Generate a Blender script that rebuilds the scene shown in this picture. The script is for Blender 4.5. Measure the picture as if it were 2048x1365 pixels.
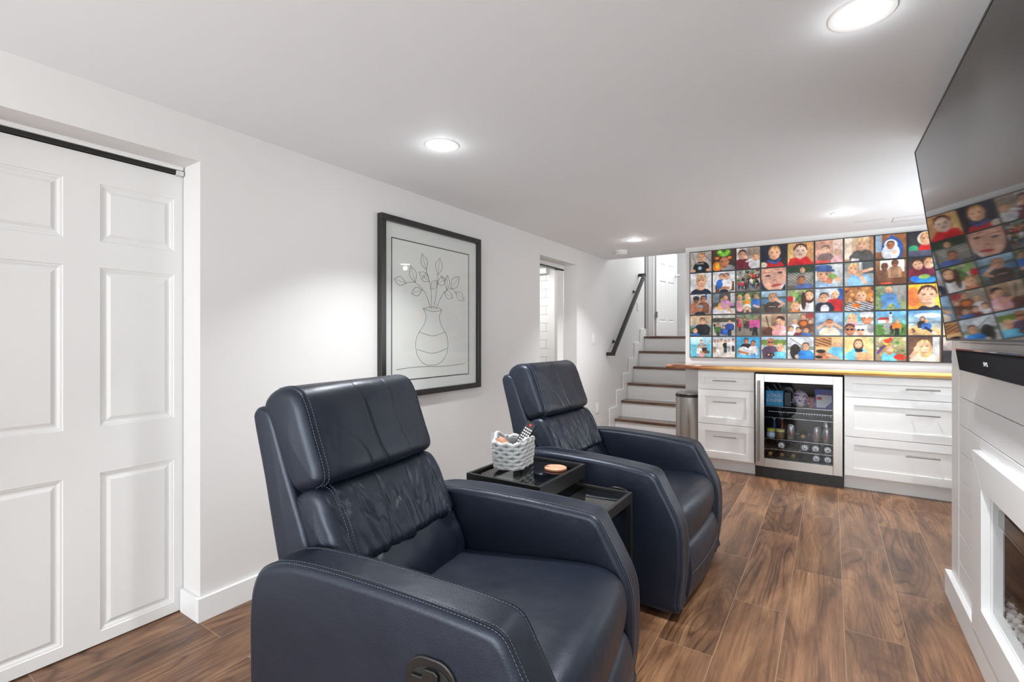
import bpy, bmesh, math, random
import numpy as np
from mathutils import Vector, Matrix, noise
for o in list(bpy.data.objects): bpy.data.objects.remove(o)
scn = bpy.context.scene
COL = scn.collection
PI = math.pi

# ------------------------------------------------------------------ camera
cam_d = bpy.data.cameras.new('camera'); cam = bpy.data.objects.new('camera', cam_d); COL.objects.link(cam)
cam.location = (0, 0, 1.19); cam.rotation_euler = (PI/2, 0, math.radians(33.42))
cam_d.sensor_width = 36; cam_d.lens = 966.4/2048*36; cam_d.shift_y = -7.3/2048
cam_d.clip_start = .05
scn.camera = cam
# ------------------------------------------------------------------ light and exposure
scn.view_settings.view_transform = 'Standard'; scn.view_settings.look = 'None'
scn.view_settings.gamma = 1; scn.view_settings.use_curve_mapping = False
scn.view_settings.exposure = 1.17
w = bpy.data.worlds.new('world'); scn.world = w; w.use_nodes = True
w.node_tree.nodes['Background'].inputs[0].default_value = (.86, .93, 1, 1)
w.node_tree.nodes['Background'].inputs[1].default_value = 1.2
def area(name, loc, rot, sx, sy, power, col=(1, 1, 1), shape='RECTANGLE', spread=PI):
    l = bpy.data.lights.new(name, 'AREA'); l.shape = shape; l.size = sx
    if shape == 'RECTANGLE': l.size_y = sy
    l.energy = power; l.color = col; l.spread = spread
    o = bpy.data.objects.new(name, l); COL.objects.link(o); o.location = loc; o.rotation_euler = rot
    return o
# added fills at two unseen windows, the bathroom lamp, and daylight upstairs
area('added_rear_fill', (-.55, -2.85, 1.05), (math.radians(112), 0, 0), 2.5, 1.7, 50, (.955, .98, 1))  # fill light for an added window behind the camera
area('added_side_fill', (1.10, 4.05, 1.40), (0, math.radians(96), 0), .85, 1.4, 6.5, (.93, .97, 1))  # fill light for an added window hidden past the chimney
area('daylight_upper_hall', (-1.2, 6.9, 3.5), (0, 0, 0), 1.6, .9, 22, (.96, .98, 1))
area('daylight_upper_room', (-1.2, 8.6, 3.3), (0, 0, 0), 1.2, 1.2, 13, (.94, .97, 1))
area('bathroom_lamp', (-3.0, 4.3, 2.05), (0, 0, 0), .6, .6, 7, (1, .99, .97))

# ------------------------------------------------------------------ materials
def nm(name):
    m = bpy.data.materials.new(name); m.use_nodes = True
    return m, m.node_tree.nodes, m.node_tree.links, m.node_tree.nodes['Principled BSDF']
def mat(name, col, rough=.5, metal=0, spec=.5, bump=None, coat=0, emit=None, aniso=None, **k):
    m, N, L, b = nm(name)
    b.inputs['Base Color'].default_value = (*col, 1); b.inputs['Roughness'].default_value = rough
    b.inputs['Metallic'].default_value = metal; b.inputs['Specular IOR Level'].default_value = spec
    b.inputs['Coat Weight'].default_value = coat
    if emit: b.inputs['Emission Color'].default_value = (*emit[0], 1); b.inputs['Emission Strength'].default_value = emit[1]
    if bump:
        t = N.new('ShaderNodeTexCoord'); n = N.new('ShaderNodeTexNoise'); n.inputs['Scale'].default_value = bump[0]; n.inputs['Detail'].default_value = 3
        bp = N.new('ShaderNodeBump'); bp.inputs['Strength'].default_value = bump[1]; bp.inputs['Distance'].default_value = bump[2]
        L.new(t.outputs['Object'], n.inputs['Vector']); L.new(n.outputs['Fac'], bp.inputs['Height']); L.new(bp.outputs[0], b.inputs['Normal'])
    return m
def s2l(c): return tuple(((v/255)/12.92 if v/255 < .04045 else ((v/255+.055)/1.055)**2.4) for v in c)
M = {}
M['wall'] = mat('wall_paint', (.745, .738, .73), .6, bump=(60, .08, .002))
M['ceil'] = mat('ceiling_paint', (.855, .885, .905), .7)
M['white'] = mat('white_trim_paint', (.82, .825, .825), .35)
M['doorw'] = mat('white_door_paint', (.80, .80, .79), .3)
M['cab'] = mat('white_cabinet_paint', (.80, .80, .79), .35)
M['plastic'] = mat('white_plastic', (.85, .85, .83), .35)
M['black'] = mat('black_satin_metal', (.012, .012, .012), .38)
M['blackwood'] = mat('black_frame_wood', (.018, .017, .017), .3)
M['blackpl'] = mat('black_plastic', (.012, .011, .011), .3)
M['darkgap'] = mat('dark_recess', (.01, .01, .01), .8)
M['chrome'] = mat('chrome', (.8, .8, .8), .15, 1)
M['nickel'] = mat('brushed_nickel', (.34, .32, .30), .3, 1)
M['brass'] = mat('antique_brass', (.28, .24, .18), .4, 1)
M['alu'] = mat('aluminium_can', (.6, .6, .6), .3, 1)
M['thread'] = mat('pale_blue_thread', (.10, .125, .17), .8)
M['crease'] = mat('dark_leather_seam', (.006, .008, .014), .7)
M['paper'] = mat('paper', (.80, .79, .76), .7)
M['mat'] = mat('picture_mat_board', (.78, .775, .75), .7)
M['ink'] = mat('black_ink', (.03, .03, .03), .7)
M['rope'] = mat('grey_cotton_cord', (.42, .43, .43), .9, bump=(700, .4, .001))
M['red'] = mat('red_plastic', (.6, .03, .03), .4)
M['rubberw'] = mat('pale_rubber', (.55, .55, .53), .6)
M['lampglow'] = mat('lamp_diffuser', (1, 1, 1), .4, emit=((1, .985, .96), 12))
M['cloth'] = mat('speaker_grille_cloth', (.012, .012, .015), .9, spec=.15, bump=(900, .5, .001))
M['grout'] = mat('tile_grout', (.5, .5, .5), .8)

def leather():
    m, N, L, b = nm('navy_leather')
    b.inputs['Base Color'].default_value = (.0068, .0105, .021, 1)
    b.inputs['Roughness'].default_value = .40; b.inputs['Specular IOR Level'].default_value = .58
    b.inputs['Specular Tint'].default_value = (.8, .88, 1, 1)
    t = N.new('ShaderNodeTexCoord')
    v = N.new('ShaderNodeTexVoronoi'); v.inputs['Scale'].default_value = 330; v.feature = 'F1'
    n = N.new('ShaderNodeTexNoise'); n.inputs['Scale'].default_value = 9; n.inputs['Detail'].default_value = 2
    b1 = N.new('ShaderNodeBump'); b1.inputs['Strength'].default_value = .25; b1.inputs['Distance'].default_value = .0008
    b2 = N.new('ShaderNodeBump'); b2.inputs['Strength'].default_value = .25; b2.inputs['Distance'].default_value = .012
    L.new(t.outputs['Object'], v.inputs['Vector']); L.new(t.outputs['Object'], n.inputs['Vector'])
    L.new(v.outputs['Distance'], b1.inputs['Height']); L.new(n.outputs['Fac'], b2.inputs['Height'])
    L.new(b2.outputs[0], b1.inputs['Normal']); L.new(b1.outputs[0], b.inputs['Normal'])
    r = N.new('ShaderNodeMapRange'); r.inputs['To Min'].default_value = .33; r.inputs['To Max'].default_value = .45
    L.new(n.outputs['Fac'], r.inputs['Value']); L.new(r.outputs[0], b.inputs['Roughness'])
    return m
M['leather'] = leather()

def thin_glass(name, tint=(1, 1, 1), fac=1.0, base=.0, ior=1.5):
    m, N, L, b = nm(name); N.remove(b)
    out = N['Material Output']
    f = N.new('ShaderNodeFresnel'); f.inputs['IOR'].default_value = ior
    mul = N.new('ShaderNodeMath'); mul.operation = 'MULTIPLY_ADD'; mul.inputs[1].default_value = fac; mul.inputs[2].default_value = base; mul.use_clamp = True
    tr = N.new('ShaderNodeBsdfTransparent'); tr.inputs[0].default_value = (*tint, 1)
    g = N.new('ShaderNodeBsdfGlossy'); g.inputs['Roughness'].default_value = .0
    mx = N.new('ShaderNodeMixShader')
    # a pane is a thin box: only its outward faces mirror
    ge = N.new('ShaderNodeNewGeometry'); fr2 = N.new('ShaderNodeMath'); fr2.operation = 'SUBTRACT'; fr2.inputs[0].default_value = 1; L.new(ge.outputs['Backfacing'], fr2.inputs[1])
    m2 = N.new('ShaderNodeMath'); m2.operation = 'MULTIPLY'
    L.new(f.outputs[0], mul.inputs[0]); L.new(mul.outputs[0], m2.inputs[0]); L.new(fr2.outputs[0], m2.inputs[1]); L.new(m2.outputs[0], mx.inputs[0]); L.new(tr.outputs[0], mx.inputs[1]); L.new(g.outputs[0], mx.inputs[2])
    L.new(mx.outputs[0], out.inputs[0])
    return m
M['glass'] = thin_glass('clear_glass', (.97, .98, .98), .9, 0)
M['tableglass'] = thin_glass('smoked_table_glass', (.62, .66, .66), 1.3, .03)
M['fridgeglass'] = thin_glass('fridge_door_glass', (.82, .84, .86), .9, .01)
M['fireglass'] = thin_glass('fireplace_glass', (.9, .9, .9), .8, .02)
M['screen'] = mat('glossy_black_screen', (.012, .011, .011), .035, spec=.55)
M['crystal'] = mat('clear_crystal', (.9, .9, .9), .05, spec=.8)
M['crystal'].node_tree.nodes['Principled BSDF'].inputs['Transmission Weight'].default_value = .3

def steel(name, vert=True, col=(.46, .44, .415)):
    m, N, L, b = nm(name); b.inputs['Metallic'].default_value = 1; b.inputs['Roughness'].default_value = .3
    t = N.new('ShaderNodeTexCoord'); mp = N.new('ShaderNodeMapping'); mp.inputs['Scale'].default_value = (300, 300, 2) if vert else (2, 300, 300)
    n = N.new('ShaderNodeTexNoise'); n.inputs['Scale'].default_value = 1; n.inputs['Detail'].default_value = 2
    cr = N.new('ShaderNodeMapRange'); cr.inputs['To Min'].default_value = .85; cr.inputs['To Max'].default_value = 1.1
    mc = N.new('ShaderNodeMix'); mc.data_type = 'RGBA'; mc.blend_type = 'MULTIPLY'; mc.inputs[0].default_value = 1; mc.inputs[6].default_value = (*col, 1)
    L.new(t.outputs['Object'], mp.inputs[0]); L.new(mp.outputs[0], n.inputs['Vector']); L.new(n.outputs['Fac'], cr.inputs['Value'])
    L.new(cr.outputs[0], mc.inputs[7]); L.new(mc.outputs[2], b.inputs['Base Color'])
    return m
M['steelv'] = steel('brushed_steel_vertical'); M['steelh'] = steel('brushed_steel_horizontal', False)

def ramp(N, stops):
    r = N.new('ShaderNodeValToRGB'); e = r.color_ramp.elements
    while len(e) < len(stops): e.new(.5)
    for el, (p, c) in zip(e, stops): el.position = p; el.color = (*c, 1)
    return r
def mth(N, L, op, a, b=None, clamp=False):
    n = N.new('ShaderNodeMath'); n.operation = op; n.use_clamp = clamp
    for i, x in enumerate((a, b)):
        if x is None: continue
        if hasattr(x, 'is_output') or hasattr(x, 'links'): L.new(x, n.inputs[i])
        else: n.inputs[i].default_value = x
    return n.outputs[0]
def floor_mat():
    m, N, L, b = nm('walnut_look_floor_tile')
    g = N.new('ShaderNodeNewGeometry'); sp = N.new('ShaderNodeSeparateXYZ'); L.new(g.outputs['Position'], sp.inputs[0])
    X, Y = sp.outputs[0], sp.outputs[1]
    u = mth(N, L, 'DIVIDE', mth(N, L, 'SUBTRACT', X, .0455 - 20*.2065), .2065)
    ci = mth(N, L, 'FLOOR', u); cf = mth(N, L, 'FRACT', u)
    par = mth(N, L, 'MODULO', ci, 2.0)
    y0 = mth(N, L, 'ADD', mth(N, L, 'MULTIPLY', par, -.475), 2.39 + .475 - .475 - 20*.953)
    # even columns (from x = .0455) have joints at y = 2.39, odd ones half a plank further
    v = mth(N, L, 'DIVIDE', mth(N, L, 'SUBTRACT', Y, y0), .953)
    ri = mth(N, L, 'FLOOR', v); rf = mth(N, L, 'FRACT', v)
    ex = mth(N, L, 'MULTIPLY', mth(N, L, 'MINIMUM', cf, mth(N, L, 'SUBTRACT', 1.0, cf)), .2065)
    ey = mth(N, L, 'MULTIPLY', mth(N, L, 'MINIMUM', rf, mth(N, L, 'SUBTRACT', 1.0, rf)), .953)
    ed = mth(N, L, 'MINIMUM', ex, ey)
    gm = N.new('ShaderNodeMapRange'); gm.inputs['From Min'].default_value = .0008; gm.inputs['From Max'].default_value = .0018; L.new(ed, gm.inputs['Value'])
    cid = N.new('ShaderNodeCombineXYZ'); L.new(ci, cid.inputs[0]); L.new(ri, cid.inputs[1])
    wn = N.new('ShaderNodeTexWhiteNoise'); wn.noise_dimensions = '3D'; L.new(cid.outputs[0], wn.inputs['Vector'])
    # per-plank coordinates
    sc = N.new('ShaderNodeVectorMath'); sc.operation = 'SCALE'; sc.inputs['Scale'].default_value = 37; L.new(wn.outputs['Color'], sc.inputs[0])
    ad = N.new('ShaderNodeVectorMath'); ad.operation = 'ADD'; L.new(g.outputs['Position'], ad.inputs[0]); L.new(sc.outputs[0], ad.inputs[1])
    def noise_(scale, detail, vs, dist=0, rough=.55):
        mp = N.new('ShaderNodeMapping'); mp.inputs['Scale'].default_value = vs; L.new(ad.outputs[0], mp.inputs[0])
        n = N.new('ShaderNodeTexNoise'); n.inputs['Scale'].default_value = scale; n.inputs['Detail'].default_value = detail
        n.inputs['Distortion'].default_value = dist; n.inputs['Roughness'].default_value = rough; L.new(mp.outputs[0], n.inputs['Vector'])
        return n.outputs['Fac']
    big = noise_(3.4, 6, (2.6, .5, 1), .9, .62)
    # growth rings: bands of a slowly varying field
    field = noise_(1.5, 1.5, (3.0, .42, 1), .35)
    rings = mth(N, L, 'FRACT', mth(N, L, 'MULTIPLY', field, 24.0))
    rings = mth(N, L, 'ABSOLUTE', mth(N, L, 'SUBTRACT', rings, .5))
    rm = N.new('ShaderNodeMapRange'); rm.inputs['From Min'].default_value = .0; rm.inputs['From Max'].default_value = .22; L.new(rings, rm.inputs['Value'])
    fine = noise_(60, 5, (1.6, .045, 1), .35, .72)
    c1 = ramp(N, [(.27, s2l((78, 56, 42))), (.42, s2l((112, 80, 58))), (.56, s2l((140, 103, 75))), (.72, s2l((168, 129, 95)))])
    L.new(big, c1.inputs[0])
    def mix(bt, fac, a, bcol):
        x = N.new('ShaderNodeMix'); x.data_type = 'RGBA'; x.blend_type = bt
        if hasattr(fac, 'links'): L.new(fac, x.inputs[0])
        else: x.inputs[0].default_value = fac
        for sck, q in ((6, a), (7, bcol)):
            if hasattr(q, 'links'): L.new(q, x.inputs[sck])
            else: x.inputs[sck].default_value = (*q, 1)
        return x.outputs[2]
    inv = mth(N, L, 'SUBTRACT', 1.0, rm.outputs[0])
    msk = N.new('ShaderNodeMapRange'); msk.inputs['From Min'].default_value = .42; msk.inputs['From Max'].default_value = .6; L.new(noise_(2.1, 1, (1, .6, 1)), msk.inputs['Value'])
    rf_ = mth(N, L, 'MULTIPLY', mth(N, L, 'MULTIPLY', inv, msk.outputs[0]), .72)
    c = mix('MULTIPLY', rf_, c1.outputs[0], s2l((138, 104, 84)))
    fr = ramp(N, [(.32, (.58, .54, .50)), (.52, (1, 1, 1)), (.72, (1.28, 1.22, 1.14))]); L.new(fine, fr.inputs[0])
    c = mix('MULTIPLY', .9, c, fr.outputs[0])
    # dark mineral streaks
    st = noise_(2.8, 4, (4.2, .42, 1), 1.1, .6)
    stm = N.new('ShaderNodeMapRange'); stm.inputs['From Min'].default_value = .62; stm.inputs['From Max'].default_value = .74; L.new(st, stm.inputs['Value'])
    c = mix('MIX', mth(N, L, 'MULTIPLY', stm.outputs[0], .55), c, s2l((74, 58, 50)))
    tone = N.new('ShaderNodeMapRange'); tone.inputs['To Min'].default_value = .68; tone.inputs['To Max'].default_value = 1.02; L.new(wn.outputs['Value'], tone.inputs['Value'])
    cc = N.new('ShaderNodeVectorMath'); cc.operation = 'SCALE'; L.new(c, cc.inputs[0]); L.new(tone.outputs[0], cc.inputs['Scale'])
    c = mix('MIX', gm.outputs[0], s2l((150, 122, 98)), cc.outputs[0])
    L.new(c, b.inputs['Base Color'])
    rr = N.new('ShaderNodeMapRange'); rr.inputs['To Min'].default_value = .26; rr.inputs['To Max'].default_value = .42; L.new(fine, rr.inputs['Value']); L.new(rr.outputs[0], b.inputs['Roughness'])
    bp = N.new('ShaderNodeBump'); bp.inputs['Strength'].default_value = .25; bp.inputs['Distance'].default_value = .0015
    hh = mth(N, L, 'ADD', mth(N, L, 'MULTIPLY', fine, .35), gm.outputs[0]); L.new(hh, bp.inputs['Height']); L.new(bp.outputs[0], b.inputs['Normal'])
    return m
M['floor'] = floor_mat()
def wood(name, stops, vs, rough=.25, coat=.4, scale=3):
    m, N, L, b = nm(name)
    t = N.new('ShaderNodeTexCoord'); mp = N.new('ShaderNodeMapping'); mp.inputs['Scale'].default_value = vs
    n = N.new('ShaderNodeTexNoise'); n.inputs['Scale'].default_value = scale; n.inputs['Detail'].default_value = 5; n.inputs['Distortion'].default_value = .7
    r = ramp(N, stops); L.new(t.outputs['Object'], mp.inputs[0]); L.new(mp.outputs[0], n.inputs['Vector']); L.new(n.outputs['Fac'], r.inputs[0]); L.new(r.outputs[0], b.inputs['Base Color'])
    b.inputs['Roughness'].default_value = rough; b.inputs['Coat Weight'].default_value = coat; b.inputs['Coat Roughness'].default_value = .1
    return m
M['tread'] = wood('dark_walnut_tread', [(.3, s2l((66, 42, 30))), (.55, s2l((100, 70, 52))), (.75, s2l((138, 104, 78)))], (1.2, 14, 14))
M['coaster'] = wood('pale_cedar_slice', [(.3, s2l((196, 130, 100))), (.55, s2l((222, 160, 128))), (.75, s2l((236, 190, 160)))], (8, 8, 8), .6, 0)
def counter_mat():
    m, N, L, b = nm('live_edge_walnut')
    t = N.new('ShaderNodeTexCoord'); mp = N.new('ShaderNodeMapping'); mp.inputs['Scale'].default_value = (1.0, 9, 9)
    n = N.new('ShaderNodeTexNoise'); n.inputs['Scale'].default_value = 2.4; n.inputs['Detail'].default_value = 5; n.inputs['Distortion'].default_value = .9
    L.new(t.outputs['Object'], mp.inputs[0]); L.new(mp.outputs[0], n.inputs['Vector'])
    dark = ramp(N, [(.3, s2l((72, 40, 24))), (.5, s2l((128, 78, 46))), (.7, s2l((165, 108, 66)))]); L.new(n.outputs['Fac'], dark.inputs[0])
    sap = ramp(N, [(.3, s2l((192, 142, 78))), (.55, s2l((222, 178, 108))), (.75, s2l((236, 202, 138)))]); L.new(n.outputs['Fac'], sap.inputs[0])
    sp = N.new('ShaderNodeSeparateXYZ'); L.new(t.outputs['Object'], sp.inputs[0])
    # sapwood band along the front edge, missing at the left end
    n2 = N.new('ShaderNodeTexNoise'); n2.inputs['Scale'].default_value = 2.2; n2.inputs['Detail'].default_value = 2; L.new(t.outputs['Object'], n2.inputs['Vector'])
    wob = mth(N, L, 'MULTIPLY', mth(N, L, 'SUBTRACT', n2.outputs['Fac'], .5), .10)
    yy = mth(N, L, 'ADD', sp.outputs[1], wob)
    my = N.new('ShaderNodeMapRange'); my.inputs['From Min'].default_value = 4.635; my.inputs['From Max'].default_value = 4.59; L.new(yy, my.inputs['Value'])
    mx_ = N.new('ShaderNodeMapRange'); mx_.inputs['From Min'].default_value = -.98; mx_.inputs['From Max'].default_value = -.55; L.new(mth(N, L, 'ADD', sp.outputs[0], mth(N, L, 'MULTIPLY', wob, 2)), mx_.inputs['Value'])
    f = mth(N, L, 'MULTIPLY', my.outputs[0], mx_.outputs[0])
    x = N.new('ShaderNodeMix'); x.data_type = 'RGBA'; L.new(f, x.inputs[0]); L.new(dark.outputs[0], x.inputs[6]); L.new(sap.outputs[0], x.inputs[7]); L.new(x.outputs[2], b.inputs['Base Color'])
    b.inputs['Roughness'].default_value = .16; b.inputs['Coat Weight'].default_value = .8; b.inputs['Coat Roughness'].default_value = .05
    return m
M['counter'] = counter_mat()
def tile_mat():
    m, N, L, b = nm('white_subway_tile')
    t = N.new('ShaderNodeNewGeometry'); sp = N.new('ShaderNodeSeparateXYZ'); L.new(t.outputs['Position'], sp.inputs[0])
    cb = N.new('ShaderNodeCombineXYZ'); L.new(sp.outputs[0], cb.inputs[0]); L.new(mth(N, L, 'ADD', sp.outputs[2], .042), cb.inputs[1])
    br = N.new('ShaderNodeTexBrick'); br.inputs['Scale'].default_value = 1; br.inputs['Brick Width'].default_value = .2; br.inputs['Row Height'].default_value = .1
    br.inputs['Mortar Size'].default_value = .003; br.inputs['Color1'].default_value = (.8, .81, .81, 1); br.inputs['Color2'].default_value = (.76, .78, .78, 1); br.inputs['Mortar'].default_value = (.42, .43, .43, 1)
    L.new(cb.outputs[0], br.inputs[0]); L.new(br.outputs['Color'], b.inputs['Base Color']); b.inputs['Roughness'].default_value = .15
    return m
M['tile'] = tile_mat()
def attr_mat(name, rough, spec=.5):
    m, N, L, b = nm(name); a = N.new('ShaderNodeVertexColor'); a.layer_name = 'print'
    L.new(a.outputs[0], b.inputs['Base Color']); b.inputs['Roughness'].default_value = rough; b.inputs['Specular IOR Level'].default_value = spec
    return m
M['print'] = attr_mat('printed_photo', .4, .3)
_flat = {}
def flat(rgb, rough=.5):
    k = (tuple(rgb), rough)
    if k not in _flat: _flat[k] = mat('paint_%02x%02x%02x' % tuple(int(v) for v in rgb), s2l(rgb), rough)
    return _flat[k]

# ------------------------------------------------------------------ mesh helpers
class MB:
    def __init__(s): s.v = []; s.f = []
    def add(s, vs, fs):
        n = len(s.v); s.v += [tuple(p) for p in vs]; s.f += [tuple(i+n for i in f) for f in fs]; return s
    def box(s, x0, x1, y0, y1, z0, z1):
        return s.add([(x0, y0, z0), (x1, y0, z0), (x1, y1, z0), (x0, y1, z0), (x0, y0, z1), (x1, y0, z1), (x1, y1, z1), (x0, y1, z1)],
                     [(0, 3, 2, 1), (4, 5, 6, 7), (0, 1, 5, 4), (1, 2, 6, 5), (2, 3, 7, 6), (3, 0, 4, 7)])
    def prism(s, poly, axis, a, b):
        """polygon in the two other axes (cyclic order), extruded along axis"""
        n = len(poly); P = []
        for t in (a, b):
            for p, q in poly:
                P.append({'x': (t, p, q), 'y': (p, t, q), 'z': (p, q, t)}[axis])
        return s.add(P, [tuple(range(n))[::-1], tuple(range(n, 2*n))] + [(i, (i+1) % n, n+(i+1) % n, n+i) for i in range(n)])
    def tube(s, pts, r, n=8, closed=False, caps=True):
        pts = [Vector(p) for p in pts]; k = len(pts); rings = []
        up = None
        for i, p in enumerate(pts):
            a = pts[(i-1) % k] if (closed or i > 0) else p; b = pts[(i+1) % k] if (closed or i < k-1) else p
            t = (b-a).normalized() if (b-a).length > 1e-9 else Vector((0, 0, 1))
            if up is None:
                up = Vector((0, 0, 1)) if abs(t.z) < .9 else Vector((1, 0, 0))
            u = (up - t*up.dot(t)); u = u.normalized() if u.length > 1e-6 else t.orthogonal().normalized()
            up = u; w_ = t.cross(u); rr = r[i] if isinstance(r, (list, tuple)) else r
            rings.append([p + (u*math.cos(2*PI*j/n) + w_*math.sin(2*PI*j/n))*rr for j in range(n)])
        V = [q for R_ in rings for q in R_]; F = []
        for i in range(k if closed else k-1):
            for j in range(n):
                a = i*n+j; b = i*n+(j+1) % n; c = ((i+1) % k)*n+(j+1) % n; d = ((i+1) % k)*n+j; F.append((a, b, c, d))
        if not closed and caps: F += [tuple(range(n))[::-1], tuple(range((k-1)*n, k*n))]
        return s.add(V, F)
    def cyl(s, c, r, h, axis='z', n=32, r2=None):
        d = {'x': Vector((1, 0, 0)), 'y': Vector((0, 1, 0)), 'z': Vector((0, 0, 1))}[axis]; c = Vector(c)
        return s.tube([c, c+d*h], [r, r if r2 is None else r2], n)
    def lathe(s, prof, c=(0, 0, 0), n=32, axis='z'):
        V = []; F = []
        for r, z in prof:
            for j in range(n):
                a = 2*PI*j/n; x, y = r*math.cos(a), r*math.sin(a)
                V.append((c[0]+x, c[1]+y, c[2]+z) if axis == 'z' else (c[0]+x, c[1]+z, c[2]+y))
        for i in range(len(prof)-1):
            for j in range(n): F.append((i*n+j, i*n+(j+1) % n, (i+1)*n+(j+1) % n, (i+1)*n+j))
        F += [tuple(range(n))[::-1], tuple(range((len(prof)-1)*n, len(prof)*n))]
        return s.add(V, F)
    def ell(s, c, ax, rot=None, nu=12, nv=8):
        V = []; F = []; c = Vector(c)
        for i in range(nv+1):
            th = PI*i/nv
            for j in range(nu):
                ph = 2*PI*j/nu; p = Vector((ax[0]*math.sin(th)*math.cos(ph), ax[1]*math.sin(th)*math.sin(ph), ax[2]*math.cos(th)))
                if rot is not None: p = rot @ p
                V.append(c+p)
        for i in range(nv):
            for j in range(nu): F.append((i*nu+j, (i+1)*nu+j, (i+1)*nu+(j+1) % nu, i*nu+(j+1) % nu))
        return s.add(V, F)
    def build(s, name, m, parent=None, bevel=0, seg=2, smooth=None, label=None, cat=None, group=None, kind=None):
        me = bpy.data.meshes.new(name); me.from_pydata(s.v, [], s.f); me.update()
        bm = bmesh.new(); bm.from_mesh(me); bmesh.ops.recalc_face_normals(bm, faces=bm.faces); bm.to_mesh(me); bm.free()
        me.materials.append(m)
        if smooth is None: smooth = 40
        if smooth:
            me.shade_smooth(); me.set_sharp_from_angle(angle=math.radians(smooth))
        o = bpy.data.objects.new(name, me); COL.objects.link(o)
        if bevel:
            b = o.modifiers.new('bevel', 'BEVEL'); b.width = bevel; b.segments = seg; b.limit_method = 'ANGLE'; b.angle_limit = math.radians(35); b.harden_normals = True
        if parent: o.parent = parent
        tag(o, label, cat, group, kind)
        return o
def tag(o, label=None, cat=None, group=None, kind=None):
    if label: o['label'] = label
    if cat: o['category'] = cat
    if group: o['group'] = group
    if kind: o['kind'] = kind
    return o
def thing(name, label, cat, loc=(0, 0, 0), rz=0, group=None):
    o = bpy.data.objects.new(name, None); COL.objects.link(o); o.location = loc; o.rotation_euler = (0, 0, rz); o.empty_display_size = .1
    return tag(o, label, cat, group)
def kids(o): return [c for c in COL.objects if c.parent == o]
def dup(o, parent=None, label=None, loc=None, rz=None):
    c = o.copy(); COL.objects.link(c); c.parent = parent
    if label: c['label'] = label
    if loc is not None: c.location = loc
    if rz is not None: c.rotation_euler = (0, 0, rz)
    for k in kids(o): dup(k, c)
    return c
def rectframe(y0, y1, z0, z1, wd, x0, x1):
    return MB().box(x0, x1, y0, y1, z1-wd, z1).box(x0, x1, y0, y1, z0, z0+wd).box(x0, x1, y0, y0+wd, z0+wd, z1-wd).box(x0, x1, y1-wd, y1, z0+wd, z1-wd)
def B(*a): return MB().box(*a)
def struct(name, mb, m, parent=None, bevel=0, smooth=30): return mb.build(name, m, parent, bevel, smooth=smooth, kind='structure' if parent is None else None)
FONT = None
def text_mesh(name, body, size, m, parent, loc, rot, extrude=.0004, align='CENTER', squash=1):
    c = bpy.data.curves.new(name, 'FONT'); c.body = body; c.size = size; c.extrude = extrude; c.align_x = align; c.align_y = 'CENTER'; c.resolution_u = 3
    t = bpy.data.objects.new('tmp', c); COL.objects.link(t)
    bpy.context.view_layer.update()
    me = bpy.data.meshes.new_from_object(t.evaluated_get(bpy.context.evaluated_depsgraph_get()))
    bpy.data.objects.remove(t); me.name = name; me.materials.clear(); me.materials.append(m)
    o = bpy.data.objects.new(name, me); COL.objects.link(o); o.parent = parent; o.location = loc; o.rotation_euler = rot; o.scale = (squash, 1, 1)
    return o

# ================================================================== ROOM
H = 2.105; WX = -2.205; BY = 5.12; RX = 1.15; RY = -2.8; CX = .466
struct('floor', B(-2.5, RX+.1, RY-.1, 5.62, -.1, 0).box(-4.3, -2.5, 3.3, 5.1, -.1, 0), M['floor'])
struct('ceiling', B(-2.5, -1.245, RY-.1, 5.40, H, H+.32).box(-1.245, RX+.1, RY-.1, BY+.12, H, H+.32), M['ceil'])
# left wall with two openings for sliding doors
TX = WX-.15
wl = MB()
wl.box(TX, WX, RY, .05, 0, H); wl.box(TX, WX, .05, .97, 1.928, H); wl.box(TX, WX, .97, 3.80, 0, H)
wl.box(TX, WX, 3.80, 4.565, 1.943, H); wl.box(TX, WX, 4.565, 5.40, 0, H); wl.box(TX, WX, 5.40, 6.77, 0, 3.65)
wl.box(TX-.12, TX-.07, RY, 3.70, 0, H); wl.box(TX-.12, TX-.07, 4.70, 5.4, 0, H)
struct('wall_left', wl, M['wall'])
struct('wall_back', B(-1.245, RX, BY, BY+.12, 0, H+.4).box(-1.245, -1.125, BY+.12, 6.77, 0, 3.65), M['wall'])
struct('wall_right', B(RX, RX+.1, RY, 3.28, 0, H).box(RX, RX+.1, 4.82, BY, 0, H).box(RX, RX+.1, 3.28, 4.82, 0, .98).box(RX, RX+.1, 3.28, 4.82, 1.92, H), M['wall'])
struct('window_added_side', rectframe(3.28, 4.82, .98, 1.92, .05, RX+.02, RX+.06).box(RX+.02, RX+.06, 4.03, 4.07, 1.03, 1.87), M['white'])  # added out of view, only to let in the side fill
rear = MB(); rear.box(-2.5, -1.85, RY-.1, RY, 0, H).box(.75, RX+.1, RY-.1, RY, 0, H).box(-1.85, .75, RY-.1, RY, 0, .15).box(-1.85, .75, RY-.1, RY, 1.95, H)
struct('wall_rear', rear, M['wall'])
wf = MB(); wf.box(-1.85, .75, RY-.06, RY-.02, .15, .2).box(-1.85, .75, RY-.06, RY-.02, 1.9, 1.95)
for x in (-1.85, -1.0, -.15, .70): wf.box(x, x+.05, RY-.06, RY-.02, .2, 1.9)
struct('window_added_rear', wf, M['white'])  # added behind the camera to carry the rear fill
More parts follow.
